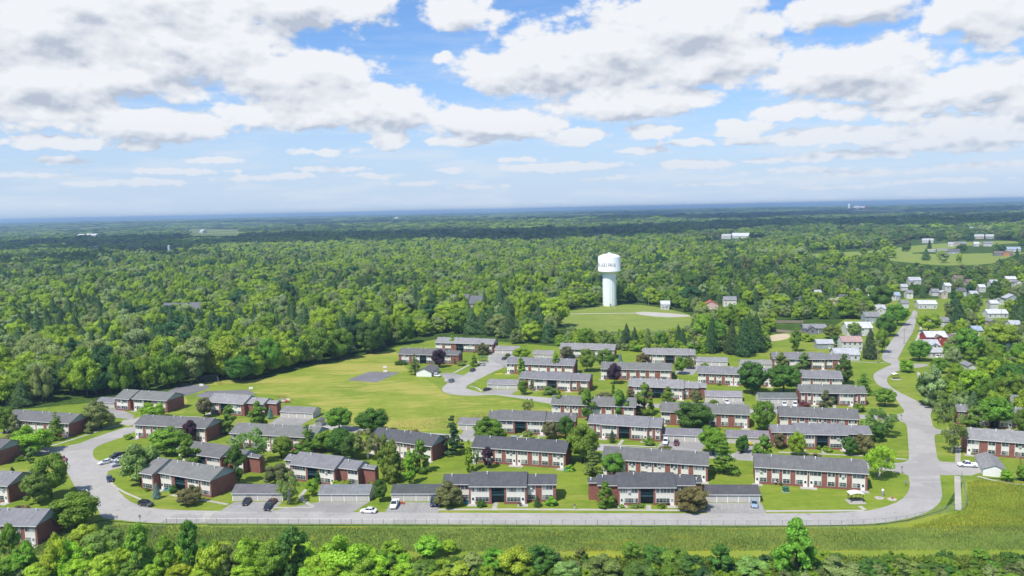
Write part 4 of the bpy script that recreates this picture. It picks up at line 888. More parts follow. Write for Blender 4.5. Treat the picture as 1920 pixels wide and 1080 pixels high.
def make_car(kind, color, label, cat='car', group='cars parked in the estate'):
    S = SPECS[kind]; root = empty(kind if kind != 'suv' else 'sport_utility', (0, 0, 0)); tag(root, label, cat, group)
    mb = MB(); loft(mb, [ring(*q) for q in S['body']])
    if kind == 'pickup':
        w = .98
        mb.box(-2.8, -1.0, -w, -w + .1, .4, 1.16); mb.box(-2.8, -1.0, w - .1, w, .4, 1.16); mb.box(-2.82, -2.72, -w + .1, w - .1, .4, 1.15); mb.box(-2.72, -1.0, -w + .1, w - .1, .55, .7)
    cb0, cb1, ct0, ct1 = S['cab']; b, r = S['belt'], S['roof']; w0, w1 = S['w'] - .06, S['w'] - .24
    mb.box(ct0 - .02, ct1 + .02, -w1 - .01, w1 + .01, r - .05, r)         # roof panel and pillars
    for (xb, xt) in ((cb0, ct0), (cb1, ct1), ((cb0 + cb1) / 2 - .1, (ct0 + ct1) / 2)):
        for s in (-1, 1): mb.tube((xb, s * w0, b - .03), (xt, s * w1, r - .02), .05, n=5)
    link('body', mb.mesh('body', ['car_paint']), root, color)
    g = MB(); i = 0
    g.v += [(cb0, -w0, b - .02), (cb1, -w0, b - .02), (cb1, w0, b - .02), (cb0, w0, b - .02), (ct0, -w1, r - .03), (ct1, -w1, r - .03), (ct1, w1, r - .03), (ct0, w1, r - .03)]
    g.f += [(0, 1, 5, 4), (1, 2, 6, 5), (2, 3, 7, 6), (3, 0, 4, 7), (4, 5, 6, 7)]; g.m += [0] * 5
    link('windows', g.mesh('windows', ['car_glass']), root)
    for x in S['wx']:
        for s in (-1, 1):
            t = MB(); y = s * (S['w'] - .1); t.tube((x, y - .1, S['r']), (x, y + .1 + .02 * s, S['r']), S['r'], n=16); wh = link('wheel', t.mesh('wheel', ['tyre']), root)
            t = MB(); t.tube((x, y + s * .1, S['r']), (x, y + s * .14, S['r']), S['r'] * .62, n=12); link('rim', t.mesh('rim', ['rim']), wh)
    fx, fw = S['body'][0][0], S['body'][1][1]; z = S['body'][0][3] - .06
    for s in (-1, 1):
        t = MB(); t.box(fx - .12, fx + .02, min(s * .45, s * .68), max(s * .45, s * .68), z - .16, z); link('headlight', t.mesh('headlight', ['lamp']), root)
        bx = -S['L'] / 2; t = MB(); t.box(bx - .03, bx + .1, min(s * .55, s * .78), max(s * .55, s * .78), z - .05, z + .12); link('tail_light', t.mesh('tail_light', ['taillight']), root)
    return root
CARCOL = {'black': (.02, .021, .025), 'navy': (.02, .03, .07), 'white': (.78, .79, .80), 'silver': (.42, .44, .46), 'grey': (.13, .14, .15), 'red': (.30, .03, .04), 'maroon': (.13, .02, .03), 'pink': (.38, .07, .10), 'blue': (.28, .36, .48), 'dark': (.05, .055, .065)}
PROTO = {}
def car(px, py, toward, kind, col, label, cat='car'):
    """toward: a second point of the photograph the bonnet points to"""
    p = G(px, py); q = G(*toward); a = math.atan2(q.y - p.y, q.x - p.x)
    if kind not in PROTO: PROTO[kind] = c = make_car(kind, CARCOL[col], label, cat)
    else: c = copy_tree(PROTO[kind])
    c.location = (p.x, p.y, Z_R + .012); c.rotation_euler = (0, 0, a); c['label'] = label; c['category'] = cat
    for ch in c.children:
        if ch.name.startswith('body'): ch.color = (*CARCOL[col], 1)
CARS = [(118,863,(122,872),'sedan','pink','pinkish red car parked alone at the left edge of the curving road'),
 (198,869,(185,872),'sedan','white','white sedan nosing out of the left stalls beside dark pickup'),
 (222,857,(207,861),'pickup','black','black pickup truck in the left stalls beneath the trees'),(226,863.5,(212,867),'sedan','silver','silver car between the black pickup and the grey pickup'),
 (225,872.5,(210,876),'pickup','silver','silver grey pickup truck in the left stalls'),(206,901,(212,915),'sedan','navy','dark blue car at the kerb of the left road curve'),
 (157.5,927,(170,936),'sedan','dark','dark car half hidden behind the round tree at the left curve'),(274,948.5,(300,952),'suv','black','black car parked on the kerb below the blue-spruce block'),
 (462.5,944,(455,953),'sedan','black','black car alone at the left of the first garage row'),(511,943.5,(520,935),'sedan','maroon','dark red car behind another by the first garage row'),(502.5,953,(497,962),'sedan','black','black hatchback in front of the dark red car'),
 (691,961,(660,960),'sedan','white','white sedan parked along the front road'),(740,949,(734,962),'pickup','white','white pickup truck facing the front road'),(813,946,(812,962),'suv','navy','dark navy car beside the brown shrub and the front block'),
 (1414,948,(1417,962),'sedan','blue','silver blue sedan before the right hand front garage'),
 (953.5,667,(960,660),'sedan','dark','dark car nearest the garage at the cul-de-sac head'),(945.5,674,(936,678),'sedan','black','black car just in front of the dark one at the cul-de-sac head'),
 (902.5,685,(888,683),'sedan','silver','silver car under the pyramid tree left of the cul-de-sac road'),(886.7,696,(898,690),'suv','dark','dark grey car on the left kerb of the cul-de-sac road'),
 (846.7,716,(856,710),'suv','grey','grey car at the mouth of the small lot'),(914,732,(925,729),'sedan','black','black car beside the low garage in the road bend'),(819,706,(835,709),'suv','white','white car beside the small gabled garage'),
 (960,826,(930,825),'suv','silver','silver grey car on the road below the flowering-bush block'),(996.7,828,(975,827),'sedan','black','black car partly hidden by the cream flowering bush'),
 (1248,831,(1244,845),'suv','white','white car at the left of the middle garage row'),(1268,833,(1266,845),'sedan','maroon','dark red car next to the white one, middle garage row'),
 (1362.5,756,(1370,764),'sedan','white','white car alone in the centre right lot'),(1470.5,760,(1474,770),'sedan','white','left one of two white cars by the grey garage'),(1490.5,761,(1491,772),'suv','white','right one of two white cars by the grey garage'),
 (1814,875,(1790,874),'pickup','white','white pickup truck in the drive of the gabled garage'),(1759,671,(1752,680),'suv','white','white van parked beside the white village house'),(1864.5,688,(1885,689),'suv','white','white car among trees at the right edge'),
 (1393.5,844,(1394,852),'suv','grey','grey car in the shade behind the big pine')]
for px, py, tw, k, c, lb in CARS: car(px, py, tw, k, c, lb, 'pickup truck' if k == 'pickup' else 'car')

# ------------------------------------------------------------------ fences
m = bpy.data.materials.new('chain_link'); m.use_nodes = True; t = m.node_tree; t.nodes.clear()
_o = objc(t); _s = N(t, 'ShaderNodeSeparateXYZ', inp={0: _o}); _h = M(t, 'ADD', _s.outputs[0], _s.outputs[1])
_a = M(t, 'ABSOLUTE', M(t, 'SUBTRACT', M(t, 'FRACT', M(t, 'MULTIPLY', M(t, 'ADD', _h, _s.outputs[2]), 9.0)), .5)); _b = M(t, 'ABSOLUTE', M(t, 'SUBTRACT', M(t, 'FRACT', M(t, 'MULTIPLY', M(t, 'SUBTRACT', _h, _s.outputs[2]), 9.0)), .5))
_w = M(t, 'LESS_THAN', M(t, 'MINIMUM', _a, _b), .035)
_tr = N(t, 'ShaderNodeBsdfTransparent'); _d = N(t, 'ShaderNodeBsdfPrincipled', inp={'Base Color': (.32, .33, .33, 1), 'Roughness': .5})
N(t, 'ShaderNodeOutputMaterial', inp={0: N(t, 'ShaderNodeMixShader', inp={0: _w, 1: _tr.outputs[0], 2: _d.outputs[0]}).outputs[0]})
MAT['chain'] = m
def fence(name, px, label, h=1.8, step=3.0, mesh='chain', post='metal', cat='fence', rail=True, group=None):
    P = [G(*p) for p in px]; pts = []; carry = 0.0
    o0 = P[0]; root = empty(name, o0); tag(root, label, cat, group)
    for a, b in zip(P[:-1], P[1:]):
        L = (b - a).length; k = max(1, round(L / step))
        for i in range(k): pts.append(a.lerp(b, i / k) - o0)
    pts.append(P[-1] - o0)
    wires = MB(); rails = MB()
    for a, b in zip(pts[:-1], pts[1:]):
        if mesh == 'chain': wires.quad([(a.x, a.y, .03), (b.x, b.y, .03), (b.x, b.y, h - .02), (a.x, a.y, h - .02)])
        else:
            nrm = Vector((-(b - a).y, (b - a).x, 0)).normalized() * .03; q = [a - nrm, b - nrm, b + nrm, a + nrm]; wires.poly([(c.x, c.y) for c in q], .05, h - .05)
        if rail: rails.tube((a.x, a.y, h), (b.x, b.y, h), .035, n=6)
    link('wire_mesh' if mesh == 'chain' else 'panel', wires.mesh('wire_mesh', [mesh]), root)
    if rail: link('top_rail', rails.mesh('top_rail', [post]), root)
    pm = MB(); pm.tube((0, 0, 0), (0, 0, h + .06), .06, n=8); me = pm.mesh('post', [post])
    for a in pts[:100]: link('post', me, root).location = (a.x, a.y, 0)
FR = [(313,984),(407,984.6),(560,985),(820,986),(1120,987.5),(1400,988.5),(1557,988.5),(1640,986),(1700,979),(1745,968),(1790,958)]
fence('chain_link_fence', FR[:5], 'long grey chain link fence along the front road, left half', group='chain link fence by the road')
fence('chain_link_fence', [FR[4]] + FR[5:], 'grey chain link fence along the front road, right half to the corner', group='chain link fence by the road')
fence('chain_link_fence', [(1790,958),(1808,955),(1812,950),(1810,925),(1803,894)], 'chain link fence corner beside the sandy path at the right', group='chain link fence by the road')
fence('chain_link_fence', [(313,984),(292,1003),(288,1010)], 'short chain link fence running down into the marsh at the left', group='chain link fence by the road')
fence('court_fence', [(358,722),(362,716),(408,714),(410,722)], 'tall green mesh fence around the ball court', 3.0, 5.0, group='court fences')
fence('plank_fence', [(1440,605.5),(1506,605.5)], 'upper weathered plank fence beside the brown walled house', 1.8, 3, 'wood', 'wood', group='wooden fences')
fence('plank_fence', [(1452,622),(1480,624.5),(1503,624.5)], 'lower weathered plank fence above the sandy patch', 1.8, 3, 'wood', 'wood', group='wooden fences')
fence('garden_fence', [(1893,856),(1912,861),(1914,872)], 'grey wooden garden screen beside the right-edge block', 1.8, 2, 'wood', 'wood', group='wooden fences')

# ------------------------------------------------------------------ poles, shelters, small things
def pole(px, py, h, label, arms=1, mat_='wood', r=.15, group='utility poles', lamp=False):
    root = empty('utility_pole', G(px, py)); tag(root, label, 'utility pole', group)
    mb = MB(); mb.tube((0, 0, 0), (0, 0, h), r, r * .65, 8); link('pole', mb.mesh('pole', [mat_]), root)
    for i in range(arms):
        mb = MB(); z = h - .5 - i * 1.0; mb.box(-1.25, 1.25, -.07, .07, z - .07, z + .07)
        for x in (-1.15, -.6, .6, 1.15): mb.tube((x, 0, z + .07), (x, 0, z + .3), .05, n=6)
        link('cross_arm', mb.mesh('cross_arm', [mat_]), root)
pole(1645.5,681,12.5,'pale wooden utility pole with two cross arms at the village street corner',2,'wood',.22)
pole(1695,645,9,'slim pole on the right pavement of the village street',1)
pole(1717,600,9,'pole at the upper end of the village street',1)
pole(1216,572,10,'light pole on the grass right of the water tower',1,'metal')
pole(1156.5,582,10,'thin pole directly in front of the water tower foot',0,'metal')
pole(1852,580,13,'pole beside the white flat building at the right',1)
pole(1877,600,13,'pole right of the low white roofed house',1)
pole(1362,585,9,'pole beside the cream two storey house',1)
def wires(pts, label):
    P = [G(px, py) + Vector((0, 0, h)) for px, py, h in pts]; root = empty('overhead_wire', P[0]); tag(root, label, 'wire', 'overhead wires')
    for dx in (-1.1, 0, 1.1):
        mb = MB()
        for a, b in zip(P[:-1], P[1:]):
            for i in range(8):
                s, e = i / 8, (i + 1) / 8; p = a.lerp(b, s) - P[0]; q = a.lerp(b, e) - P[0]; p.z -= 1.2 * 4 * s * (1 - s); q.z -= 1.2 * 4 * e * (1 - e); p.x += dx; q.x += dx; mb.tube(p, q, .025, n=4)
        link('cable', mb.mesh('cable', ['black']), root)
wires([(1645.5, 681, 12.2), (1695, 645, 8.8), (1717, 600, 8.8)], 'overhead wires along the village street')
wires([(1852, 580, 12.8), (1877, 600, 12.8)], 'overhead wires by the low white roofed house at the right')
def cone_post(px, py, h, label, kind='street_sign'):
    root = empty(kind, G(px, py)); tag(root, label, 'sign', 'small street signs')
    mb = MB(); mb.tube((0, 0, 0), (0, 0, h), .05, n=6); link('post', mb.mesh('post', ['black']), root)
    mb = MB(); mb.box(-.35, .35, -.04, .04, h - .75, h - .05); link('sign_plate', mb.mesh('sign_plate', ['metal']), root)
cone_post(263,981,2.4,'dark post sign at the lower edge of the left road curve')
cone_post(1691,888,2.4,'street sign at the right junction corner')
cone_post(1689.5,788,2.4,'street sign at the upper side street')
cone_post(1698,911,1.6,'small pale sign on the lawn beside the right road')
def shelter(px, py, label, w=4.4, dpt=2.0, roofm='white'):
    root = empty('bus_shelter', G(px, py)); tag(root, label, 'bus shelter', 'bus shelters')
    mb = MB(); mb.box(-w / 2 - .8, w / 2 + .5, -1.2, dpt + .4, 0, .1); link('slab', mb.mesh('slab', ['concrete']), root)
    mb = MB()
    for x in (-w / 2, -w / 6, w / 6, w / 2):
        for y in (0, dpt):
            if y == 0 and abs(x) < w / 4: continue
            mb.box(x - .05, x + .05, y - .05, y + .05, .1, 2.35)
    for z in (.7, 1.5, 2.25): mb.box(-w / 2, w / 2, dpt - .03, dpt + .03, z, z + .08); mb.box(-w / 2 - .03, -w / 2 + .03, .05, dpt - .05, z, z + .08); mb.box(w / 2 - .03, w / 2 + .03, .05, dpt - .05, z, z + .08)
    link('frame', mb.mesh('frame', ['black']), root)
    mb = MB(); k = 8; prof = [(-w / 2 - .25 + (w + .5) * i / k, 2.36 + .42 * math.sin(PI * i / k)) for i in range(k + 1)]
    for (x0, z0), (x1, z1) in zip(prof[:-1], prof[1:]):
        i = len(mb.v); mb.v += [(x0, -.3, z0), (x1, -.3, z1), (x1, dpt + .3, z1), (x0, dpt + .3, z0), (x0, -.3, z0 + .12), (x1, -.3, z1 + .12), (x1, dpt + .3, z1 + .12), (x0, dpt + .3, z0 + .12)]
        for q in ((3, 2, 1, 0), (4, 5, 6, 7), (0, 1, 5, 4), (1, 2, 6, 5), (2, 3, 7, 6), (3, 0, 4, 7)): mb.f.append(tuple(i + c for c in q)); mb.m.append(0)
    link('roof', mb.mesh('roof', [roofm]), root)
    mb = MB(); mb.box(-w / 2 + .3, w / 2 - .3, dpt - .5, dpt - .1, .45, .52)
    for x in (-w / 3, w / 3): mb.box(x - .04, x + .04, dpt - .4, dpt - .2, .1, .45)
    link('bench', mb.mesh('bench', ['black']), root)
shelter(1607,942.5,'white roofed bus shelter on the lawn by the front road bend',3.4)
shelter(1681,711.5,'small white roofed bus shelter on the grass by the upper bend',2.6,1.6)
shelter(905,679,'dark roofed shelter under the tree beside the cul-de-sac',4.0,2.0,'green_box')
def cyl_thing(name, px, py, parts, label, cat, group=None):
    root = empty(name, G(px, py)); tag(root, label, cat, group)
    for pn, mt, fn in parts:
        mb = MB(); fn(mb); link(pn, mb.mesh(pn, [mt]), root)
cyl_thing('utility_box', 1473, 922, [('cabinet', 'green_box', lambda m: m.box(-.75, .75, -.6, .6, .12, 1.35)), ('lid', 'green_box', lambda m: m.box(-.8, .8, -.65, .65, 1.352, 1.45)), ('base', 'concrete', lambda m: m.box(-.95, .95, -.8, .8, 0, .118))], 'dark green utility box on the lawn left of the bus shelter', 'utility box')
cyl_thing('standpipe', 1655, 930, [('column', 'metal', lambda m: m.tube((0, 0, .0), (0, 0, 1.6), .32, n=14)), ('cap', 'steel', lambda m: m.lathe([(.36, 1.6), (.34, 1.9), (.2, 2.05), (.01, 2.1)], 14))], 'pale grey standpipe beside two concrete discs on the lawn', 'standpipe')
for px, py, lb in ((1648.5,934,'left concrete manhole disc on the lawn by the road bend'),(1672.5,936.5,'right concrete manhole disc with a brown valve on top')):
    cyl_thing('manhole', px, py, [('ring', 'concrete', lambda m: m.lathe([(1.25, 0), (1.25, .14), (.5, .18), (.01, .18)], 24)), ('cover', 'redmetal' if 'right' in lb else 'metal', lambda m: m.tube((.1, 0, .18), (.1, 0, .35 if 'right' not in lb else .8), .25, n=12))], lb, 'manhole', 'concrete manholes')
for px, py, lb in ((379,735,'basketball hoop with white backboard on the upper left court'),(471.5,741,'basketball hoop at the right end of the lower left court'),(722.5,700,'basketball hoop at the far edge of the meadow court'),(723,708,'basketball hoop at the near edge of the meadow court')):
    cyl_thing('basketball_hoop', px, py, [('post', 'metal', lambda m: m.tube((0, 0, 0), (0, 0, 3.6), .09, n=8)), ('backboard', 'white', lambda m: m.box(-.9, .9, -.35, -.28, 2.9, 4.0)), ('rim', 'redmetal', lambda m: m.lathe([(.25, 3.05), (.25, 3.1), (.2, 3.1), (.2, 3.05)], 12, c=(0, -.62)))], lb, 'basketball hoop', 'basketball hoops')
def playground():
    root = empty('climbing_frame', G(529, 755)); tag(root, 'red playground climbing frame beside the mottled roofed block', 'climbing frame')
    m_ = MB()
    for x in (-1.5, 1.5):
        for y in (-1, 1): m_.tube((x, y, 0), (x, y, 3.0), .08, n=8)
    m_.tube((-1.5, -1, 3), (1.5, -1, 3), .07, n=8); m_.tube((-1.5, 1, 3), (1.5, 1, 3), .07, n=8); link('frame', m_.mesh('frame', ['redmetal']), root)
    m_ = MB(); m_.box(-1.4, 1.4, -.9, .9, 1.4, 1.5); link('platform', m_.mesh('platform', ['metal']), root)
    m_ = MB(); m_.quad([(1.5, -.4, 1.5), (1.5, .4, 1.5), (3.6, .4, .2), (3.6, -.4, .2)]); m_.box(1.5, 3.6, -.45, -.4, .2, 1.0); link('slide', m_.mesh('slide', ['redmetal']), root)
playground()
def patio_set(px, py, label, col):
    root = empty('patio_table', G(px, py)); tag(root, label, 'patio table', 'outdoor table sets')
    m_ = MB(); m_.lathe([(.6, .7), (.6, .75), (.01, .75)], 16); link('table_top', m_.mesh('table_top', [col]), root)
    m_ = MB(); m_.tube((0, 0, .1), (0, 0, .7), .05, n=8); link('leg', m_.mesh('leg', ['black']), root)
patio_set(975,949,'small dark table on the patio of the dark-roofed front block','black'); patio_set(1252,948,'small table on the patio of the five-step front block','black')
def slide(px, py, label):
    root = empty('toy_slide', G(px, py)); tag(root, label, 'toy slide', 'plastic garden toys')
    m_ = MB(); m_.quad([(-1.0, -.3, .15), (.5, -.3, 1.3), (.5, .3, 1.3), (-1.0, .3, .15)]); m_.box(.5, .9, -.32, .32, 0, 1.3); m_.box(-1.0, .5, -.36, -.3, .1, .5); link('slide_body', m_.mesh('slide_body', ['turquoise']), root)
    m_ = MB(); m_.box(.9, 1.2, -.3, .3, .1, .5); m_.box(.9, 1.0, -.3, .3, .5, .9); link('step', m_.mesh('step', ['turquoise']), root)
slide(313,919,'turquoise plastic slide before the blue-spruce block'); slide(876,944,'bright blue toy by the corner of the dark-roofed front block'); slide(1062,883,'blue paddling toy at the right end of the purple-tree block')
def cover(px, py, label, L=3.2, c='yellow'):
    root = empty('play_mat', G(px, py), .35); tag(root, label, 'slip mat')
    m_ = MB(); m_.box(-L / 2, L / 2, -.6, .6, .0, .06); link('sheet', m_.mesh('sheet', [c]), root); m_ = MB(); m_.tube((L / 2, -.6, .1), (L / 2, .6, .1), .12, n=8); link('rolled_end', m_.mesh('rolled_end', [c]), root)
cover(935,701,'bright yellow strip lying on the grass inside the cul-de-sac bend', 4)
cyl_thing('mower', 1406, 835, [('body', 'yellow', lambda m: (m.box(-.9, .9, -.45, .45, .35, .8), m.box(-.2, .5, -.35, .35, .8, 1.25))), ('wheel', 'tyre', lambda m: m.tube((-.5, -.55, .35), (-.5, .55, .35), .35, n=12)), ('wheel', 'tyre', lambda m: m.tube((.6, -.5, .28), (.6, .5, .28), .28, n=12))], 'yellow mower standing before a garage beside the dark green tree', 'mower')
cyl_thing('silo', 1592, 394, [('barrel', 'steel', lambda m: m.tube((0, 0, 0), (0, 0, 58), 12, n=20)), ('dome', 'steel', lambda m: m.lathe([(12, 58), (9, 64), (4, 67), (.1, 68)], 20))], 'white silo of the far farm near the horizon', 'silo', 'far silos')
cyl_thing('silo', 317, 470, [('barrel', 'steel', lambda m: m.tube((0, 0, 0), (0, 0, 12), 3.0, n=20)), ('dome', 'steel', lambda m: m.lathe([(3, 12), (2, 13.5), (.1, 14)], 20))], 'pale silo in the shaded field left of centre', 'silo', 'far silos')
cyl_thing('tool_box', 754.5, 945, [('box', 'redmetal', lambda m: m.box(-.5, .5, -.3, .3, .05, .55)), ('lid', 'redmetal', lambda m: m.box(-.54, .54, -.34, .34, .551, .65))], 'low red box before the garage beside the white pickup', 'box')

# ------------------------------------------------------------------ the walker on the pavement
def walker():
    p = G(1077.5, 955); root = empty('person', (p.x, p.y, Z_R + .012), math.radians(95)); tag(root, 'person in dark top and pale trousers walking on the front pavement', 'person')
    def skin(name, V, E, R, mt, par):
        me = bpy.data.meshes.new(name); me.from_pydata(V, E, []); o = link(name, me, par); me.materials.append(MAT[mt])
        md = o.modifiers.new('s', 'SKIN'); s = me.skin_vertices[0].data if me.skin_vertices else None
        if s is None:
            bm = bmesh.new(); bm.from_mesh(me); bm.verts.layers.skin.verify(); bm.to_mesh(me); bm.free(); s = me.skin_vertices[0].data
        for i, r in enumerate(R): s[i].radius = (r, r) if not isinstance(r, tuple) else r
        s[0].use_root = True; sb = o.modifiers.new('b', 'SUBSURF'); sb.levels = 1; sb.render_levels = 2; return o
    V = [(0, 0, .95), (0, 0, 1.15), (.02, 0, 1.4), (.03, 0, 1.52), (.05, 0, 1.62), (.05, 0, 1.74),
         (0, .19, 1.4), (-.05, .24, 1.15), (.10, .22, .93), (.14, .22, .86), (0, -.19, 1.4), (.04, -.24, 1.15), (.16, -.22, .95), (.20, -.22, .88),
         (0, .1, .9), (.14, .1, .5), (.10, .1, .09), (.24, .1, .04), (0, -.1, .9), (-.05, -.1, .5), (-.30, -.1, .14), (-.2, -.1, .04)]
    E = [(0, 1), (1, 2), (2, 3), (3, 4), (4, 5), (2, 6), (6, 7), (7, 8), (8, 9), (2, 10), (10, 11), (11, 12), (12, 13), (0, 14), (14, 15), (15, 16), (16, 17), (0, 18), (18, 19), (19, 20), (20, 21)]
    R = [(.15, .12), (.14, .11), (.17, .12), .06, .09, .085, .065, .05, .035, .03, .065, .05, .035, .03, .10, .07, .045, .04, .10, .07, .045, .04]
    skin('body', V, E, R, 'skin', root)
    skin('shirt', [(0, 0, .98), (0, 0, 1.15), (.02, 0, 1.42), (0, .2, 1.4), (-.04, .24, 1.2), (0, -.2, 1.4), (.03, -.24, 1.2)], [(0, 1), (1, 2), (2, 3), (3, 4), (2, 5), (5, 6)], [(.17, .14), (.16, .13), (.19, .14), .085, .07, .085, .07], 'cloth_dark', root)
    skin('trousers', [(0, 0, .96), (0, .1, .88), (.14, .1, .5), (.10, .1, .14), (0, -.1, .88), (-.05, -.1, .5), (-.29, -.1, .18)], [(0, 1), (1, 2), (2, 3), (0, 4), (4, 5), (5, 6)], [(.165, .135), .115, .085, .065, .115, .085, .065], 'cloth_light', root)
    skin('hair', [(.03, 0, 1.68), (.0, 0, 1.76)], [(0, 1)], [.11, .10], 'hair', root)
walker()

def in_poly(x, y, P):
    r = np.zeros(len(x), bool); n = len(P)
    for i in range(n):
        x0, y0 = P[i]; x1, y1 = P[(i + 1) % n]
        if y0 == y1: continue
        c = ((y0 > y) != (y1 > y)) & (x < (x1 - x0) * (y - y0) / (y1 - y0) + x0); r ^= c
    return r

# ------------------------------------------------------------------ tree shapes
_t = (1 + 5 ** .5) / 2
_ico_v = np.array([(-1, _t, 0), (1, _t, 0), (-1, -_t, 0), (1, -_t, 0), (0, -1, _t), (0, 1, _t), (0, -1, -_t), (0, 1, -_t), (_t, 0, -1), (_t, 0, 1), (-_t, 0, -1), (-_t, 0, 1)]) / math.hypot(1, _t)
_ico_f = np.array([(0, 11, 5), (0, 5, 1), (0, 1, 7), (0, 7, 10), (0, 10, 11), (1, 5, 9), (5, 11, 4), (11, 10, 2), (10, 7, 6), (7, 1, 8), (3, 9, 4), (3, 4, 2), (3, 2, 6), (3, 6, 8), (3, 8, 9), (4, 9, 5), (2, 4, 11), (6, 2, 10), (8, 6, 7), (9, 8, 1)])
def lobes_of(kind, R):
    L = []
    def add(x, y, z, r, rz): L.append((x, y, z, r, rz))
    U = R.uniform
    if kind == 'round':
        for _ in range(38):
            v = R.normal(size=3); v /= np.linalg.norm(v); k = U(.45, 1) ** .5
            r = U(.11, .20); add(v[0] * k * (.50 - r * .8), v[1] * k * (.50 - r * .8), .54 + v[2] * k * (.44 - r * .6), r, r * U(.75, 1.0))
    elif kind == 'wide':
        for _ in range(40):
            a = U(0, 2 * PI); k = U(.1, 1) ** .5; r = U(.10, .18); h = 1 - .40 * k ** 2
            add(math.cos(a) * k * (.50 - r * .7), math.sin(a) * k * (.50 - r * .7), U(.18, .93) * h + .04, r, r * .85)
    elif kind == 'pyramid':
        for _ in range(60):
            t = U(0, 1) ** 1.2; w = .50 * (1 - t) ** .55 * min(1, .6 + t * 3); a = U(0, 2 * PI); r = U(.08, .14) * (1 - .35 * t); k = U(.45, 1)
            add(math.cos(a) * max(w * k - r * .4, 0), math.sin(a) * max(w * k - r * .4, 0), .07 + t * .88, r, r * .85)
    elif kind == 'column':
        for _ in range(40):
            t = U(0, 1); w = .42 * (1 - t) ** .45 * min(1, .6 + t * 3); a = U(0, 2 * PI); r = U(.12, .2) * (1 - .4 * t)
            add(math.cos(a) * max(w - r * .6, 0), math.sin(a) * max(w - r * .6, 0), .06 + t * .9, r, r * .42)
    elif kind == 'upright':
        for _ in range(34):
            t = U(0, 1); w = .46 * (math.sin(PI * min(1, (t * .8 + .16))) ** .8); a = U(0, 2 * PI); k = U(.3, 1); r = U(.08, .15)
            add(math.cos(a) * max(w * k - r * .5, 0), math.sin(a) * max(w * k - r * .5, 0), .16 + t * .80, r, r * .8)
    elif kind == 'birch':
        for _ in range(30):
            v = R.normal(size=3); v /= np.linalg.norm(v); k = U(.3, 1) ** .6; r = U(.07, .13)
            add(v[0] * k * .44, v[1] * k * .44, .56 + v[2] * k * .38, r, r * U(.9, 1.4))
    elif kind == 'pine':
        for lv in range(11):
            t = lv / 10; w = .46 * (1 - t) ** .75 * U(.75, 1.05); n = 6 if t < .8 else 3
            for _ in range(n):
                a = U(0, 2 * PI); k = U(.35, 1); add(math.cos(a) * w * k, math.sin(a) * w * k, .12 + t * .84 + U(-.015, .015), U(.09, .15) * (1 - .5 * t), U(.022, .036))
    elif kind == 'shrub':
        for _ in range(22):
            a = U(0, 2 * PI); k = U(0, 1) ** .5; r = U(.12, .2); add(math.cos(a) * k * (.5 - r * .7), math.sin(a) * k * (.5 - r * .7), U(.12, .82) * (1 - .45 * k * k), r, r * .9)
    return L
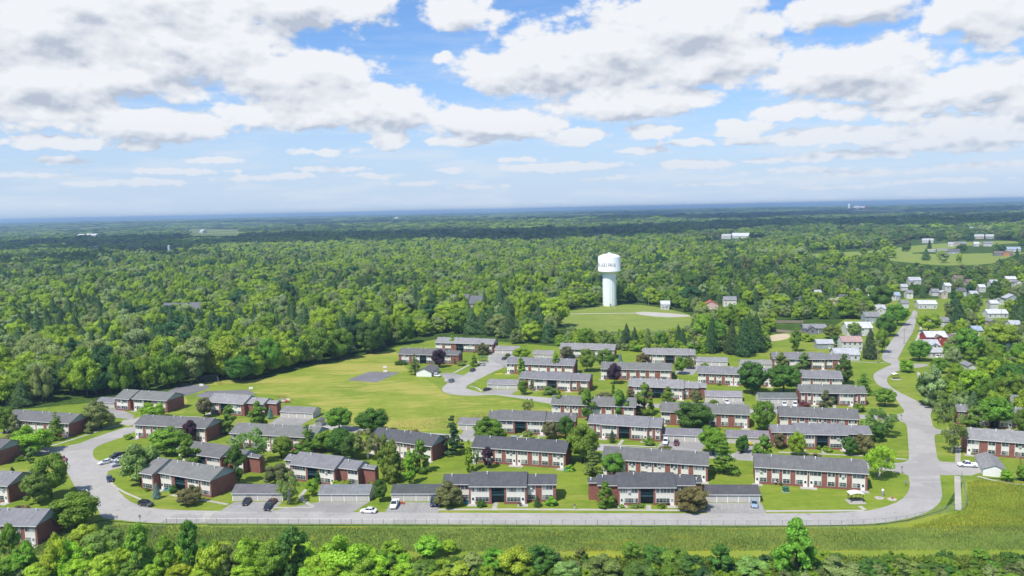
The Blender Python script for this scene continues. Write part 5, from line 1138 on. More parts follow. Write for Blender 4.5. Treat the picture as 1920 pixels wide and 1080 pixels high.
def crown_mesh(name, kind, seed, n, size, material='leaf'):
    R = np.random.default_rng(seed); V = []; Fq = []; Ft = []; tone = []
    if kind in ('spruce', 'bare'):
        pass
    if kind == 'spruce':
        m = n; t = R.uniform(0, 1, m) ** 1.35; lay = (t * 15) % 1
        a = R.uniform(0, 2 * PI, m); w = .50 * (1 - t) ** .8 * np.minimum(1, .55 + t * 3) * (.70 + .40 * (1 - lay)) * (1 + .22 * np.sin(3 * a + t * 17 + seed) + .12 * np.sin(7 * a + t * 40)) + .01; k = R.uniform(.35, 1, m) ** .4
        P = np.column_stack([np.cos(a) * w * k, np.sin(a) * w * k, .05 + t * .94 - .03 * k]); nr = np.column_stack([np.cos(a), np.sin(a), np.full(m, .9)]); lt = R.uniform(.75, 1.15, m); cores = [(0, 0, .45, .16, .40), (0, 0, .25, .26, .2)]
    else:
        L = np.array(lobes_of(kind, R)); area = L[:, 3] ** 1.6; li = R.choice(len(L), n, p=area / area.sum())
        d = R.normal(size=(n, 3)); d[:, 2] = np.where(d[:, 2] < -.3, -d[:, 2] * .6, d[:, 2]); d /= np.linalg.norm(d, axis=1)[:, None]
        c = L[li]; rad = R.uniform(.72, 1.12, n)
        P = c[:, :3] + d * rad[:, None] * np.column_stack([c[:, 3], c[:, 3], c[:, 4]])
        nr = d / np.column_stack([c[:, 3], c[:, 3], c[:, 4]]) * c[:, 3:4]
        lt0 = R.uniform(.78, 1.2, len(L)); lt = lt0[li]
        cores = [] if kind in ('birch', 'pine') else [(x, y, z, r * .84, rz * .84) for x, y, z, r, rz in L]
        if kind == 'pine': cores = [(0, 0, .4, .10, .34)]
    nr = nr / np.linalg.norm(nr, axis=1)[:, None] + R.normal(size=(n, 3)) * .42; nr /= np.linalg.norm(nr, axis=1)[:, None]
    up = R.normal(size=(n, 3)); u = np.cross(nr, up); u /= np.linalg.norm(u, axis=1)[:, None]; v = np.cross(nr, u)
    s = size * R.uniform(.6, 1.35, n)[:, None]
    q = np.stack([P - u * s - v * s * .25, P - v * s * .75, P + u * s + v * s * .1, P + v * s * .8], 1).reshape(-1, 3)
    V = [q]; nv = len(q); quads = np.arange(nv).reshape(-1, 4); tone = list(lt * R.uniform(.80, 1.22, n))
    tr = []
    for (x, y, z, r, rz) in cores:
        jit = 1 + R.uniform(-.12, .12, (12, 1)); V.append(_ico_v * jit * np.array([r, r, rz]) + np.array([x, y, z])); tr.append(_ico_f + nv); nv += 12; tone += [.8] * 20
    V = np.concatenate(V); V[:, 2] = np.maximum(V[:, 2], 0.0)
    me = bpy.data.meshes.new(name); nt = len(cores) * 20
    me.vertices.add(len(V)); me.vertices.foreach_set('co', V.astype(np.float32).ravel())
    loops = np.concatenate([quads.ravel()] + [x.ravel() for x in tr]) if tr else quads.ravel()
    me.loops.add(len(loops)); me.loops.foreach_set('vertex_index', loops.astype(np.int32))
    nq = len(quads); starts = np.concatenate([np.arange(nq) * 4, nq * 4 + np.arange(nt) * 3]); me.polygons.add(nq + nt)
    me.polygons.foreach_set('loop_start', starts.astype(np.int32))
    me.update(calc_edges=True); me.validate()
    at = me.attributes.new('tone', 'FLOAT', 'FACE'); at.data.foreach_set('value', np.array(tone, np.float32))
    me.materials.append(MAT[material]); return me
def trunk_mesh(name, kind, seed):
    R = random.Random(seed); mb = MB(); bark = 'birch_bark' if kind == 'birch' else 'bark'
    r0 = {'birch': .022, 'spruce': .03, 'pine': .03, 'bare': .03, 'shrub': .03}.get(kind, .034); top = .92 if kind in ('spruce', 'pine', 'column', 'pyramid') else .62
    nst = 3 if kind == 'birch' else 1
    for s in range(nst):
        a = 2 * PI * s / nst + R.random(); lean = .10 if nst > 1 else .02; pts = [(0, 0, -.01), (math.cos(a) * lean * .4, math.sin(a) * lean * .4, top * .35), (math.cos(a) * lean * 1.6, math.sin(a) * lean * 1.6, top * .7), (math.cos(a) * lean * 2.2, math.sin(a) * lean * 2.2, top)]
        rr = [r0 * (1 if nst == 1 else .75), r0 * .7, r0 * .45, r0 * .12]
        for i in range(3): mb.tube(pts[i], pts[i + 1], rr[i], rr[i + 1], 7)
        nb = 9 if kind in ('birch', 'bare') else 6
        if kind == 'bare': nb = 26
        if kind in ('spruce', 'shrub', 'column'): nb = 3
        for i in range(nb):
            t = R.uniform(.3, .95) if kind != 'bare' else R.uniform(.2, .98); z = top * t; b = R.uniform(0, 2 * PI); ln = R.uniform(.15, .33) * (1.2 - t * .6)
            x0 = math.cos(a) * lean * 2.0 * t; y0 = math.sin(a) * lean * 2.0 * t
            e = (x0 + math.cos(b) * ln, y0 + math.sin(b) * ln, z + ln * R.uniform(.35, .8)); mb.tube((x0, y0, z), e, r0 * .35 * (1.1 - t), r0 * .08, 5)
            if kind == 'bare':
                for _ in range(5):
                    c = R.uniform(0, 2 * PI); l2 = ln * .5; q = R.uniform(.4, 1); s0 = tuple(p + (w - p) * q for p, w in zip((x0, y0, z), e)); mb.tube(s0, (s0[0] + math.cos(c) * l2, s0[1] + math.sin(c) * l2, s0[2] + l2 * .6), r0 * .1, r0 * .03, 4)
    me = mb.mesh(name, [bark]); me.polygons.foreach_set('use_smooth', [True] * len(me.polygons)); return me
HI = {'round': (6000, .023), 'wide': (6000, .023), 'pyramid': (6000, .021), 'column': (2600, .038), 'upright': (4500, .025), 'birch': (3800, .022), 'pine': (5000, .022), 'spruce': (4500, .023), 'shrub': (2400, .040)}
CROWNS = {}; TRUNKS = {}
for k, (n, s) in HI.items():
    CROWNS[k] = [crown_mesh('crown_' + k, k, 11 * i + hash(len(k)) % 97 + 5, n, s) for i in range(3)]
    TRUNKS[k] = [trunk_mesh('trunk_' + k, k, i) for i in range(2)]
TRUNKS['bare'] = [trunk_mesh('trunk_bare', 'bare', 4), trunk_mesh('trunk_bare', 'bare', 9)]
TONES = {'green': (.082, .142, .018), 'bright': (.125, .195, .018), 'yellow': (.135, .195, .018), 'dark': (.046, .092, .016), 'olive': (.088, .118, .028), 'linden': (.088, .130, .020), 'pale': (.110, .150, .042),
         'brown': (.098, .094, .040), 'purple': (.040, .021, .033), 'conifer': (.036, .068, .022), 'blue': (.10, .155, .15), 'red': (.10, .03, .035), 'cream': (.24, .26, .14), 'grey': (.16, .16, .12)}
TW = {'green': 'mid green', 'bright': 'bright green', 'yellow': 'yellow green', 'dark': 'dark green', 'olive': 'olive green', 'linden': 'warm green', 'pale': 'pale grey green', 'brown': 'brownish', 'purple': 'dark purple', 'conifer': 'deep green', 'blue': 'blue grey', 'red': 'dark red', 'cream': 'cream flowering', 'grey': 'leafless grey'}
KW = {'round': ('broadleaf_tree', 'round tree', 'tree'), 'wide': ('broadleaf_tree', 'spreading tree', 'tree'), 'pyramid': ('broadleaf_tree', 'cone shaped broadleaf tree', 'tree'), 'column': ('columnar_tree', 'narrow columnar tree', 'tree'), 'upright': ('broadleaf_tree', 'upright tree', 'tree'),
      'birch': ('birch_tree', 'open crowned birch', 'tree'), 'pine': ('pine_tree', 'layered pine', 'conifer'), 'spruce': ('spruce_tree', 'pointed spruce', 'conifer'), 'shrub': ('shrub', 'shrub', 'shrub'), 'bare': ('dead_tree', 'bare tree', 'tree')}
FOL = 2.35; TR = random.Random(21); TREES = []
def horizon(px): return 413 - .0214 * px
def put_tree(x, y, h, w, kind, col, label=None, group=None, jit=.12):
    nm, kw, cat = KW[kind]; root = empty(nm, (x, y, 0), TR.uniform(0, 2 * PI)); root.scale = (w, w, h)
    if label: tag(root, label, cat, group)
    c = tuple(v * TR.uniform(1 - jit, 1 + jit) * FOL for v in col)
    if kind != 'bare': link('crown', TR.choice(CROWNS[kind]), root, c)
    link('trunk', TR.choice(TRUNKS[kind]), root); return root
def T(px, yb, yt, w, kind, tone):
    s = (yb - horizon(px)) / 84.0; p = G(px, yb); TREES.append((put_tree(p.x, p.y, (yb - yt) / s * 1.02, w / s * (1.2 if kind == 'spruce' and tone != 'blue' else 1.25 if yb > 1000 else 1.04), kind, tuple(v * (1.22 if yb > 1000 else 1) for v in TONES[tone])), px, yb, p, kind, tone))
TL = '''294 935 903 19 spruce blue;355 946 908 42 wide brown;276 921 912 9 shrub green;325 925 908 16 shrub dark;8 812 760 40 round linden;27 815 778 24 upright pale;13 832 812 36 shrub brown;66 800 767 32 round linden;63 850 793 66 wide bright;107 825 772 38 pine green;190 803 747 62 wide pale;287 785 753 45 wide bright;165 813 801 16 shrub pale;242 823 810 18 shrub bright;265 905 822 74 wide pale;322 848 795 78 wide green;97 932 848 62 round linden;72 943 878 54 wide olive;24 896 874 15 spruce conifer;38 864 850 19 shrub green;58 868 838 22 upright pale;143 990 920 92 round green;39 959 942 27 shrub brown;357 829 785 28 round purple;384 782 743 31 round brown;381 793 780 28 shrub brown;431 812 757 45 pyramid linden;484 805 752 53 pyramid linden;507 785 762 14 spruce blue;355 882 820 60 pyramid linden;468 872 806 74 birch pale;443 908 835 46 upright dark;528 858 816 44 round green;520 906 864 46 wide brown;636 808 761 50 round green;698 812 763 62 round dark;578 848 795 50 pine green;610 846 806 52 round green;637 852 800 58 round dark;660 862 810 44 round dark;690 862 800 50 birch pale;722 880 812 34 pyramid linden;738 902 822 54 pyramid linden;788 887 820 46 pyramid linden;768 907 843 28 column bright;565 853 833 44 shrub green;777 818 803 34 shrub brown;541 944 882 46 birch pale;585 930 896 25 round bright;596 908 883 13 column dark;645 909 892 40 shrub bright;698 907 893 16 shrub bright;713 941 895 28 round dark;841 949 902 52 wide brown;903 950 934 18 shrub dark;997 936 917 13 column green;1008 950 927 15 spruce conifer;1033 947 928 25 shrub bright;1136 951 900 41 pyramid green;1297 956 906 58 wide brown;1194 950 943 26 shrub olive;1240 952 942 17 shrub green;850 853 778 50 pine conifer;880 885 824 21 column bright;893 878 840 14 birch pale;916 832 782 58 wide green;940 828 803 24 round bright;928 803 776 33 round brown;915 878 838 28 upright purple;989 817 804 18 shrub pale;1011 832 814 21 shrub cream;1032 823 788 31 round brown;1061 822 777 33 round dark;1093 866 792 66 round linden;1110 892 835 44 pine olive;1150 892 848 46 round green;1068 882 870 22 shrub bright;990 778 745 22 birch pale;848 658 629 17 pyramid bright;905 665 640 26 wide brown;823 689 653 27 round purple;778 703 663 28 pine olive;749 684 672 17 shrub dark;889 687 665 19 pyramid green;865 685 674 17 shrub pale;853 683 670 8 column green;978 674 650 36 round bright;977 702 665 17 column bright;1042 702 658 19 column bright;1062 673 648 25 round brown;981 740 711 21 round green;997 733 712 9 column dark;1030 739 722 32 shrub olive;1048 777 731 23 column green;1101 697 651 34 round linden;1136 692 652 36 round linden;1163 681 661 11 spruce blue;1152 720 680 29 round purple;1205 682 659 25 wide brown;1275 702 666 25 round green;1294 691 668 22 wide olive;1242 681 667 10 spruce blue;1208 778 715 46 pyramid linden;1252 768 725 40 pyramid linden;1306 759 729 28 round brown;1182 749 728 17 round brown;1134 752 733 32 wide brown;1102 788 727 34 upright green;1163 785 730 36 upright green;1150 740 716 8 column dark;1089 739 722 15 shrub brown;1338 766 748 20 round green;1303 806 752 74 round dark;1148 830 804 12 spruce conifer;1217 834 816 22 shrub green;1248 850 834 32 shrub brown;1337 852 797 56 round green;1357 888 813 56 pine green;1431 808 748 44 round green;1391 849 812 24 wide dark;1431 874 812 50 pyramid green;1461 842 810 22 round brown;1494 857 806 34 round yellow;1528 868 850 30 wide brown;1592 854 817 29 round dark;1621 852 811 34 wide brown;1648 897 832 62 birch bright;1659 762 726 39 round green;1620 738 700 46 pine green;1648 818 762 70 birch olive;1640 828 790 34 wide dark;1745 760 697 52 round dark;1786 752 700 44 wide green;1828 752 690 62 round yellow;1800 772 715 42 pyramid linden;1770 792 732 48 birch olive;1785 850 770 48 birch olive;1828 810 758 58 pyramid linden;1865 802 740 60 round green;1898 748 678 66 round dark;1917 815 762 32 round green;1887 903 879 24 round bright;1916 902 872 20 round green;1410 739 676 58 round dark;1469 737 681 62 round dark;1465 692 660 36 pyramid olive;1508 700 660 40 pyramid olive;1582 720 664 44 pyramid dark;1548 774 733 32 upright brown;1508 763 750 23 shrub red;1612 772 752 23 shrub green;1492 659 617 26 upright green;1631 673 614 28 spruce conifer;1654 662 613 27 round green;1661 630 587 42 round dark;1682 610 567 40 round green;1602 630 603 28 round pale;1724 677 635 42 round green;1700 698 672 25 wide bright;1813 675 612 50 round green;1782 678 643 29 round green;1795 622 558 34 spruce conifer;1741 624 586 44 round bright;1875 655 605 66 round bright;1852 700 668 42 round bright;1905 690 640 40 round green;1887 700 675 34 round bright;1840 728 690 40 round bright;1760 700 668 30 round green;1870 660 640 30 wide green;1560 635 608 34 round olive;1540 645 632 20 shrub bright;1572 650 628 30 round dark;1515 640 622 26 shrub bright;420 800 790 14 shrub green;250 762 752 14 shrub olive;1322 690 680 20 shrub green;760 684 676 10 shrub dark;1590 705 690 18 shrub green;1465 838 828 12 shrub green;1550 846 834 20 shrub bright;1535 843 834 9 shrub green;950 670 662 8 shrub green;1262 703 694 10 shrub green;452 715 663 62 round dark;596 681 610 58 round green;696 663 598 52 round dark;640 674 612 44 round green;555 686 628 48 round dark;505 700 630 50 round green;480 706 650 40 round dark;1302 664 595 22 bare grey;1356 662 610 16 bare grey;1113 652 604 15 bare grey;1270 645 600 16 bare grey;1170 655 617 18 spruce conifer;1175 652 605 22 spruce conifer;1190 655 612 20 spruce conifer;1215 655 615 22 spruce olive;1272 652 607 18 spruce conifer;1280 655 615 20 spruce conifer;1335 662 592 26 spruce conifer;1372 664 600 30 spruce conifer;1395 668 592 36 spruce conifer;1418 660 585 34 spruce conifer;1405 652 580 22 spruce dark;1318 640 585 44 round bright;1345 650 600 40 round green;1240 655 620 26 round green;1140 655 622 24 round olive;1098 652 612 30 round green;1430 560 538 30 wide yellow;1463 580 548 40 wide yellow;1568 588 556 36 round cream'''
for ln in TL.split(';'):
    a = ln.split(); T(*[float(q) for q in a[:4]], a[4], a[5])
# the wild edge along the bottom of the picture
WILD = '''12 1092 1040 50 wide green;78 1094 1050 46 wide yellow;118 1056 1008 40 wide green;150 1092 1046 44 round bright;176 1062 1018 36 upright bright;214 1048 1010 30 round yellow;228 1094 1052 44 wide green;284 1066 1024 34 wide pale;288 1094 1052 40 wide yellow;334 1062 1022 34 round bright;336 1094 1056 40 round yellow;378 1062 1012 36 wide green;382 1094 1054 42 wide bright;420 1060 1012 42 round yellow;452 1060 1014 38 wide bright;462 1096 1052 46 round yellow;500 1062 1010 44 wide yellow;530 1060 1016 38 wide pale;572 1064 1014 44 wide yellow;586 1094 1052 46 wide bright;622 1062 1018 40 wide green;626 1096 1056 44 round yellow;676 1094 1044 50 round yellow;690 1062 1024 36 wide yellow;722 1068 1032 34 wide green;760 1090 1054 44 wide bright;22 1068 980 36 upright green;52 1078 1014 42 upright green;100 1088 1000 44 wide yellow;132 1085 1012 44 wide yellow;160 1034 980 46 round yellow;195 1050 984 58 wide olive;232 1068 1020 34 wide yellow;262 1084 982 56 upright green;240 1090 1050 40 wide pale;312 1086 1006 42 upright green;200 1096 1035 46 round yellow;357 1084 976 50 upright dark;400 1088 1008 50 wide yellow;436 1084 1012 44 wide olive;476 1088 1000 52 wide yellow;512 1090 1010 50 round green;548 1088 984 66 upright dark;602 1084 1024 44 wide yellow;650 1084 1000 76 wide yellow;700 1090 1040 50 wide bright;737 1046 1010 35 wide bright;803 1048 1004 44 round bright;842 1038 1011 27 round bright;757 1068 1034 22 round yellow;892 1072 1030 36 wide pale;926 1076 1028 42 wide green;966 1084 1024 52 round yellow;1016 1074 1024 56 wide dark;1088 1058 1024 22 upright olive;1183 1048 1014 32 round green;1230 1056 1020 42 wide dark;1266 1072 1024 40 wide green;1350 1078 1020 42 upright dark;1300 1080 1040 50 wide dark;1492 1086 969 80 pyramid green;1412 1082 1044 56 wide pale;1580 1084 1046 60 wide pale;1640 1086 1050 52 wide dark;1838 1052 1028 26 round green;1740 1082 1056 36 wide dark;1700 1082 1048 40 wide olive;1130 1084 1040 60 wide olive;1060 1090 1050 44 wide pale;1200 1092 1056 56 wide dark;850 1082 1052 50 wide yellow;790 1088 1058 50 wide olive;820 1092 1070 40 wide yellow;1540 1078 1052 36 round dark;1785 1086 1062 36 wide dark;1880 1088 1064 40 wide green'''
for ln in WILD.split(';'):
    a = ln.split(); T(*[float(q) for q in a[:4]], a[4], a[5])
# labels: each tree by its look and by the block or feature it stands beside
MARKS = [(n, p, L) for n, p, L in BUILDINGS] + [('the water tower', G(1143, 573), 5), ('the village street', G(1700, 620), 8), ('the meadow court', G(700, 706), 5), ('the gabled right garage', G(1865, 890), 4), ('the orange roofed house', G(1333, 579), 4), ('the bus shelter', G(1607, 942), 3), ('the spruce clump below the tower field', G(1400, 655), 6), ('the red gabled house', G(1757, 647), 5), ('the green ball court fence', G(385, 718), 5)]
lab = {}
RW = random.Random(77)
for i_ in range(70):     # low bushes that fill the wild strip
    px_ = RW.uniform(-40, 1960); yb_ = RW.uniform(1050, 1088); t_ = RW.choice(('yellow', 'bright', 'green') if px_ < 860 else ('dark', 'green', 'pale', 'olive', 'bright', 'dark')); s_ = (yb_ - horizon(px_)) / 84; p_ = G(px_, yb_)
    put_tree(p_.x, p_.y, RW.uniform(1.6, 4.2), RW.uniform(2.5, 6), 'shrub', TONES[t_], 'low bush in the yellow green thicket of the wild strip, left half' if px_ < 860 else 'low bush in the dark green thicket of the wild strip, right half', 'low bushes of the wild strip, left' if px_ < 860 else 'low bushes of the wild strip, right')
P_ = [(1045,641),(1130,640),(1290,636),(1440,634),(1440,659),(1320,663),(1200,660),(1050,648)]
for i_ in range(95):      # scrub between the back row and the tower field
    while True:
        px_, yb_ = RW.uniform(1040, 1440), RW.uniform(632, 663)
        if in_poly(np.array([px_]), np.array([yb_]), P_)[0]: break
    p_ = G(px_, yb_); put_tree(p_.x, p_.y, RW.uniform(2.8, 6.5), RW.uniform(4.5, 9), 'shrub', TONES[RW.choice(('bright', 'green', 'olive', 'green', 'pale', 'dark'))], 'leafy bush in the scrub belt between the back row blocks and the tower field', 'bushes of the scrub belt below the tower field')
for (root, px, yb, p, kind, tone) in TREES:
    if yb > 1000:
        rel = 'in the wild strip below ' + ('the left road curve' if px < 300 else 'the diagonal block' if px < 640 else 'the white pickup garage' if px < 830 else 'the dark-roofed front block' if px < 1075 else 'the five-step front block' if px < 1330 else 'the open lawn' if px < 1680 else 'the right field')
    else:
        nm, q, L = min(MARKS, key=lambda m: (m[1] - p).length - m[2] * .35); mx, my = proj(q.x, q.y); s = (yb - horizon(px)) / 84
        rel = ('left of ' if px < mx - L * s * .42 else 'right of ' if px > mx + L * s * .42 else 'in front of ' if yb > my else 'behind ') + nm
    hm = root.scale[2]; size = 'tall ' if hm > 13 else 'small ' if hm < 5 and kind != 'shrub' else ''
    lab.setdefault(f"{size}{TW[tone]} {KW[kind][1] if len(rel.split()) < 8 else KW[kind][1].split()[-1]} {rel}", []).append((px, root, KW[kind][2], kind))
ORD = ['leftmost', 'second from left', 'third from left', 'fourth from left', 'fifth from left', 'sixth from left', 'seventh from left', 'eighth from left', 'ninth from left', 'tenth from left', 'eleventh from left', 'twelfth from left']
for k, v in lab.items():
    v.sort(key=lambda e: e[0])
    for i, (px, root, cat, kind) in enumerate(v):
        tag(root, k if len(v) == 1 else k + ', ' + (ORD[i] if i < len(v) - 1 or i == 0 else 'rightmost'), cat, 'shrubs of the estate and marsh' if kind == 'shrub' else 'trees of the estate and its edges')

for bi, (nm_, q_, L_) in enumerate(BUILDINGS):
    rt_ = APT_ROOTS[bi]; RB = random.Random(bi + 300)
    for k_ in range(RB.choice((1, 2, 2))):
        xl_ = RB.uniform(.05, .95) * L_; w_ = rt_.matrix_world @ Vector((xl_, -RB.uniform(.9, 1.5), 0)) if False else None
        a_ = rt_.rotation_euler.z; yl_ = -RB.uniform(.9, 1.4) if .26 < xl_ / L_ < .74 else -RB.uniform(-.6, 1.0)
        if abs(xl_ / L_ - .5) < .08: continue
        wx_ = rt_.location.x + math.cos(a_) * xl_ - math.sin(a_) * yl_; wy_ = rt_.location.y + math.sin(a_) * xl_ + math.cos(a_) * yl_
        put_tree(wx_, wy_, RB.uniform(.7, 1.5), RB.uniform(.9, 2.0), 'shrub', TONES[RB.choice(('bright', 'green', 'dark', 'brown', 'linden'))], 'small foundation shrub against the wall of ' + nm_, 'shrubs along the block walls')

# ------------------------------------------------------------------ the woods
CLEAR = [[(-400,778),(0,770),(160,752),(250,740),(330,728),(400,712),(480,712),(560,690),(640,672),(728,653),(745,648),(820,628),(930,632),(960,646),(1050,646),(1200,655),(1300,658),(1440,655),(1440,600),(1560,600),(1640,604),(1690,560),(1735,560),(1740,640),(1735,690),(1745,770),(1800,800),(2300,830),(2300,1500),(-400,1500)],
 [(1034,592),(1060,583),(1090,579),(1130,569),(1190,567),(1240,574),(1275,584),(1310,590),(1312,612),(1296,625),(1262,630),(1220,635),(1150,636),(1085,630),(1050,614)],
 [(1484,470),(1560,469),(1640,465),(1735,450),(1860,448),(1930,455),(1930,492),(1880,496),(1850,512),(1740,512),(1660,500),(1560,500),(1484,495)],
 [(345,430),(450,430),(455,447),(420,452),(350,450)], [(1300,452),(1404,446),(1440,446),(1450,462),(1300,470)], [(1335,570),(1400,572),(1440,586),(1420,612),(1350,602)],
 [(220,470),(330,468),(420,474),(300,484),(200,482)], [(1690,452),(1750,446),(1760,452),(1700,462)], [(840,430),(900,428),(905,434),(840,436)],[(1085,440),(1200,441),(1200,452),(1085,452)],[(1590,394),(1700,393),(1705,400),(1590,402)]]
RIGHT = [(1742,560),(2300,560),(2300,830),(1800,800),(1748,770)]
HOUSES_PX = [(o_['label'], o_) for o_ in bpy.data.objects if o_.name.split('.')[0] in ('village_house', 'barn', 'building', 'trailer') or o_.name.startswith('water_tower')]
def forest_points():
    R = np.random.default_rng(5); X = []; Y = []; S = []; d = 300.0
    while d < 15000:
        s = 10.8 * max(1.0, d / 1400.0); n = int(1.5 * d / s); a = (np.arange(n) + R.uniform(0, 1)) / n * 1.5 - .75 + R.normal(0, .28 / n, n) * 1.5
        dd = d + R.uniform(-.45, .45, n) * s; X.append(dd * np.sin(a)); Y.append(dd * np.cos(a)); S.append(np.full(n, s)); d += s * (.9 if d < 1500 else 1.3)
    return np.concatenate(X), np.concatenate(Y), np.concatenate(S)
TWR = G(1143, 573); X, Y, S = forest_points(); Z = terrain(X, Y); Z[Y < 1200] = 0
PX, PY = proj_np(X, Y, Z)
# low thicket under the tower field and at the wild strip's foot joins the same woodland mass
EX = []; RX = np.random.default_rng(12)
for P, cnt in (([(1045,634),(1130,632),(1290,630),(1440,618),(1440,659),(1320,663),(1200,660),(1050,648)], 330), ([(-100,1066),(2000,1060),(2000,1100),(-100,1100)], 260)):
    W_ = np.array([G(*p)[:2] for p in P]); q = RX.uniform(W_.min(0), W_.max(0), (cnt * 6, 2)); q = q[in_poly(q[:, 0], q[:, 1], [tuple(c) for c in W_])][:cnt]; EX.append(q)
EX = np.concatenate(EX); keep = (PX > -170) & (PX < 2090)
RF = np.random.default_rng(8)
clear = np.zeros(len(X), bool)
for k_, P in enumerate(CLEAR): clear |= in_poly(PX, PY, P) & ((RF.uniform(size=len(X)) > .025) if k_ == 2 else True)
village = in_poly(PX, PY, [(1290,552),(1480,505),(1700,500),(2300,480),(2300,600),(1740,600),(1720,560),(1560,600),(1440,612),(1310,590)])
right = in_poly(PX, PY, RIGHT)
keep &= ~clear | (right & (RF.uniform(size=len(X)) < .0))
keep &= ~(village & (RF.uniform(size=len(X)) < .10)); keep &= ~(right & (RF.uniform(size=len(X)) < .35))
K = np.maximum(PY - (413 - .0214 * PX), 1) / 84
far_gap = (fbm(X / 700, Y / 260, 31) > .60) & (Y > 2200); keep &= ~far_gap
def hpos(o): return o.location.x, o.location.y
for _, o in HOUSES_PX:
    hx, hy = proj(o.location.x, o.location.y); ww = [c for c in o.children if c.name.startswith('wall') or c.name.startswith('column')]
    L = max(v.co.x for v in ww[0].data.vertices) if ww else 8; kk = max(hy - horizon(hx), 1) / 84; w = L * kk
    x0, x1 = (hx - 4, hx + w + 4) if not o.name.startswith('water') else (hx - 16, hx + 16)
    keep &= ~((PX > x0 - .35 * 9 * kk) & (PX < x1 + .35 * 9 * kk) & (PY > hy - .5) & (PY < hy + (1.0 if o.name.startswith('building') else (13.0 if 1230 < hx < 1390 else 5.5)) * kk))
    keep &= ~((np.hypot(X - o.location.x - L / 2, Y - o.location.y - 5) < (L / 2 + 5 if not o.name.startswith('building') else L / 2 - 1)))
keep &= ~(right & (PX < 1775)); street = in_poly(PX, PY, [(1700,500),(1735,500),(1735,600),(1700,600)]); keep &= ~(street & (PX > 1706) & (PX < 1728) & (PY > 575))
X, Y, S, Z, PX, PY, K, village, right = (v[keep] for v in (X, Y, S, Z, PX, PY, K, village, right))
ne = len(EX); ex = np.concatenate([np.zeros(len(X), bool), np.ones(ne, bool)]); X = np.concatenate([X, EX[:, 0]]); Y = np.concatenate([Y, EX[:, 1]]); S = np.concatenate([S, np.full(ne, 5.0)]); Z = np.concatenate([Z, np.zeros(ne)]); PX, PY = proj_np(X, Y, Z); K = np.concatenate([K, np.ones(ne)]); village = np.concatenate([village, np.zeros(ne, bool)]); right = np.concatenate([right, np.zeros(ne, bool)])
n = len(X); u = RF.uniform(size=n); patch = fbm(X / 90, Y / 90, 41); patch2 = fbm(X / 420, Y / 420, 52)
low = ex | ((PX > 1040) & (PX < 1440) & (PY > 622))
kindn = np.where((patch > .60) & (u < .55) | (u < .05), 1, 0)
H = RF.uniform(12.5, 22.0, n) * (0.75 + .5 * fbm(X / 150, Y / 150, 71)); H = np.where(RF.uniform(size=n) < .06, H * 1.22, H); H = np.where(village | right, H * .60, H); H = np.where(low, RF.uniform(3.5, 7, n), H)
H = np.where((PX > 730) & (PX < 1060) & (PY > 596) & (RF.uniform(size=n) < .5), H * .6, H); H = np.where(np.hypot(X - TWR.x, Y - TWR.y) < 90, H * .75, H)
W = S * np.clip(np.exp(RF.normal(.34, .32, n)), .8, 2.5); W = np.where(kindn == 1, W * .75, W); W = np.where(low, np.minimum(W, H * 1.3), W); W = np.where(ex, H * RF.uniform(1.1, 1.6, n), W); H = np.where(ex & (PY > 900), H * .6, H)
W = np.where(Y < 1500, np.minimum(W, H * .98), W); W = np.where(village | right, np.minimum(W, H * .72), W); W = np.where(right & (PX < 1860), np.minimum(W, 8), W); 
def tone_col(x, y, r1, r2, patch2, conifer, near):
    dk = np.array([.042, .084, .016]); md = np.array([.086, .140, .016]); br = np.array([.155, .210, .018]); ol = np.array([.105, .130, .045])
    t = np.clip(r1 * 1.0 - .03 + (patch2 - .5) * 2.2, 0, 1)[:, None]
    c = np.where(t < .5, dk + (md - dk) * (t / .5), md + (br - md) * ((t - .5) / .5) ** 1.3)
    c = np.where((r2 < .20)[:, None], ol * (.7 + .6 * t), c); c = np.where((r2 > .90)[:, None], np.array([.022, .052, .018]) * (.8 + .8 * t), c); c = np.where(((r2 > .82) & (r2 <= .90))[:, None], np.array([.13, .165, .07]) * (.7 + .5 * t), c); c = np.where(conifer[:, None], np.array([.040, .072, .024]) * (.8 + .6 * t), c); return c
COLR = tone_col(X, Y, RF.uniform(size=n), RF.uniform(size=n), patch2, kindn == 1, None)
order = np.argsort(np.hypot(X, Y)); vis = order[(PX[order] > -20) & (PX[order] < 1940)]
bl = [i for i in vis if kindn[i] == 0 and not low[i]][:45]; cf = [i for i in vis if kindn[i] == 1 and not low[i]][:60]; sh = [i for i in vis if low[i]][:0]
used = set(bl) | set(cf) | set(sh); BK = ['round', 'wide', 'round', 'upright', 'wide']
for i in bl + cf + sh:
    if low[i]: k = 'shrub' if H[i] < 6 else 'round'
    elif kindn[i] == 1: k = 'spruce'
    else: k = BK[int(RF.integers(5))]
    x, y = PX[i], PY[i]
    if low[i]: lb, gr = 'leafy bush in the scrub belt between the back row blocks and the tower field', 'bushes of the scrub belt below the tower field'
    elif kindn[i] == 1: lb, gr = ('dark conifer standing in the wood edge left of the meadow', 'conifers in the left wood edge') if x < 730 else ('dark conifer in the wood behind the back row of blocks', 'conifers in the wood behind the estate') if x < 1300 else ('dark conifer among the village gardens at the right', 'conifers of the village')
    else: lb, gr = ('broadleaf tree in the solid front edge of the big left wood', 'trees of the left wood edge') if x < 730 else ('broadleaf tree in the wood behind the back row of blocks', 'trees of the wood behind the estate') if x < 1300 else ('leafy tree among the houses of the village at the right', 'trees of the village')
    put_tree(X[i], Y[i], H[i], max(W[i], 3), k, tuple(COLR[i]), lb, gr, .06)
rest = np.array([i for i in range(n) if i not in used])
protos = []
for k, n_, s_ in (('round', 1100, .040), ('wide', 1100, .040), ('round', 1000, .042), ('upright', 1000, .040), ('pyramid', 1100, .036)): protos.append((k, n_, s_))
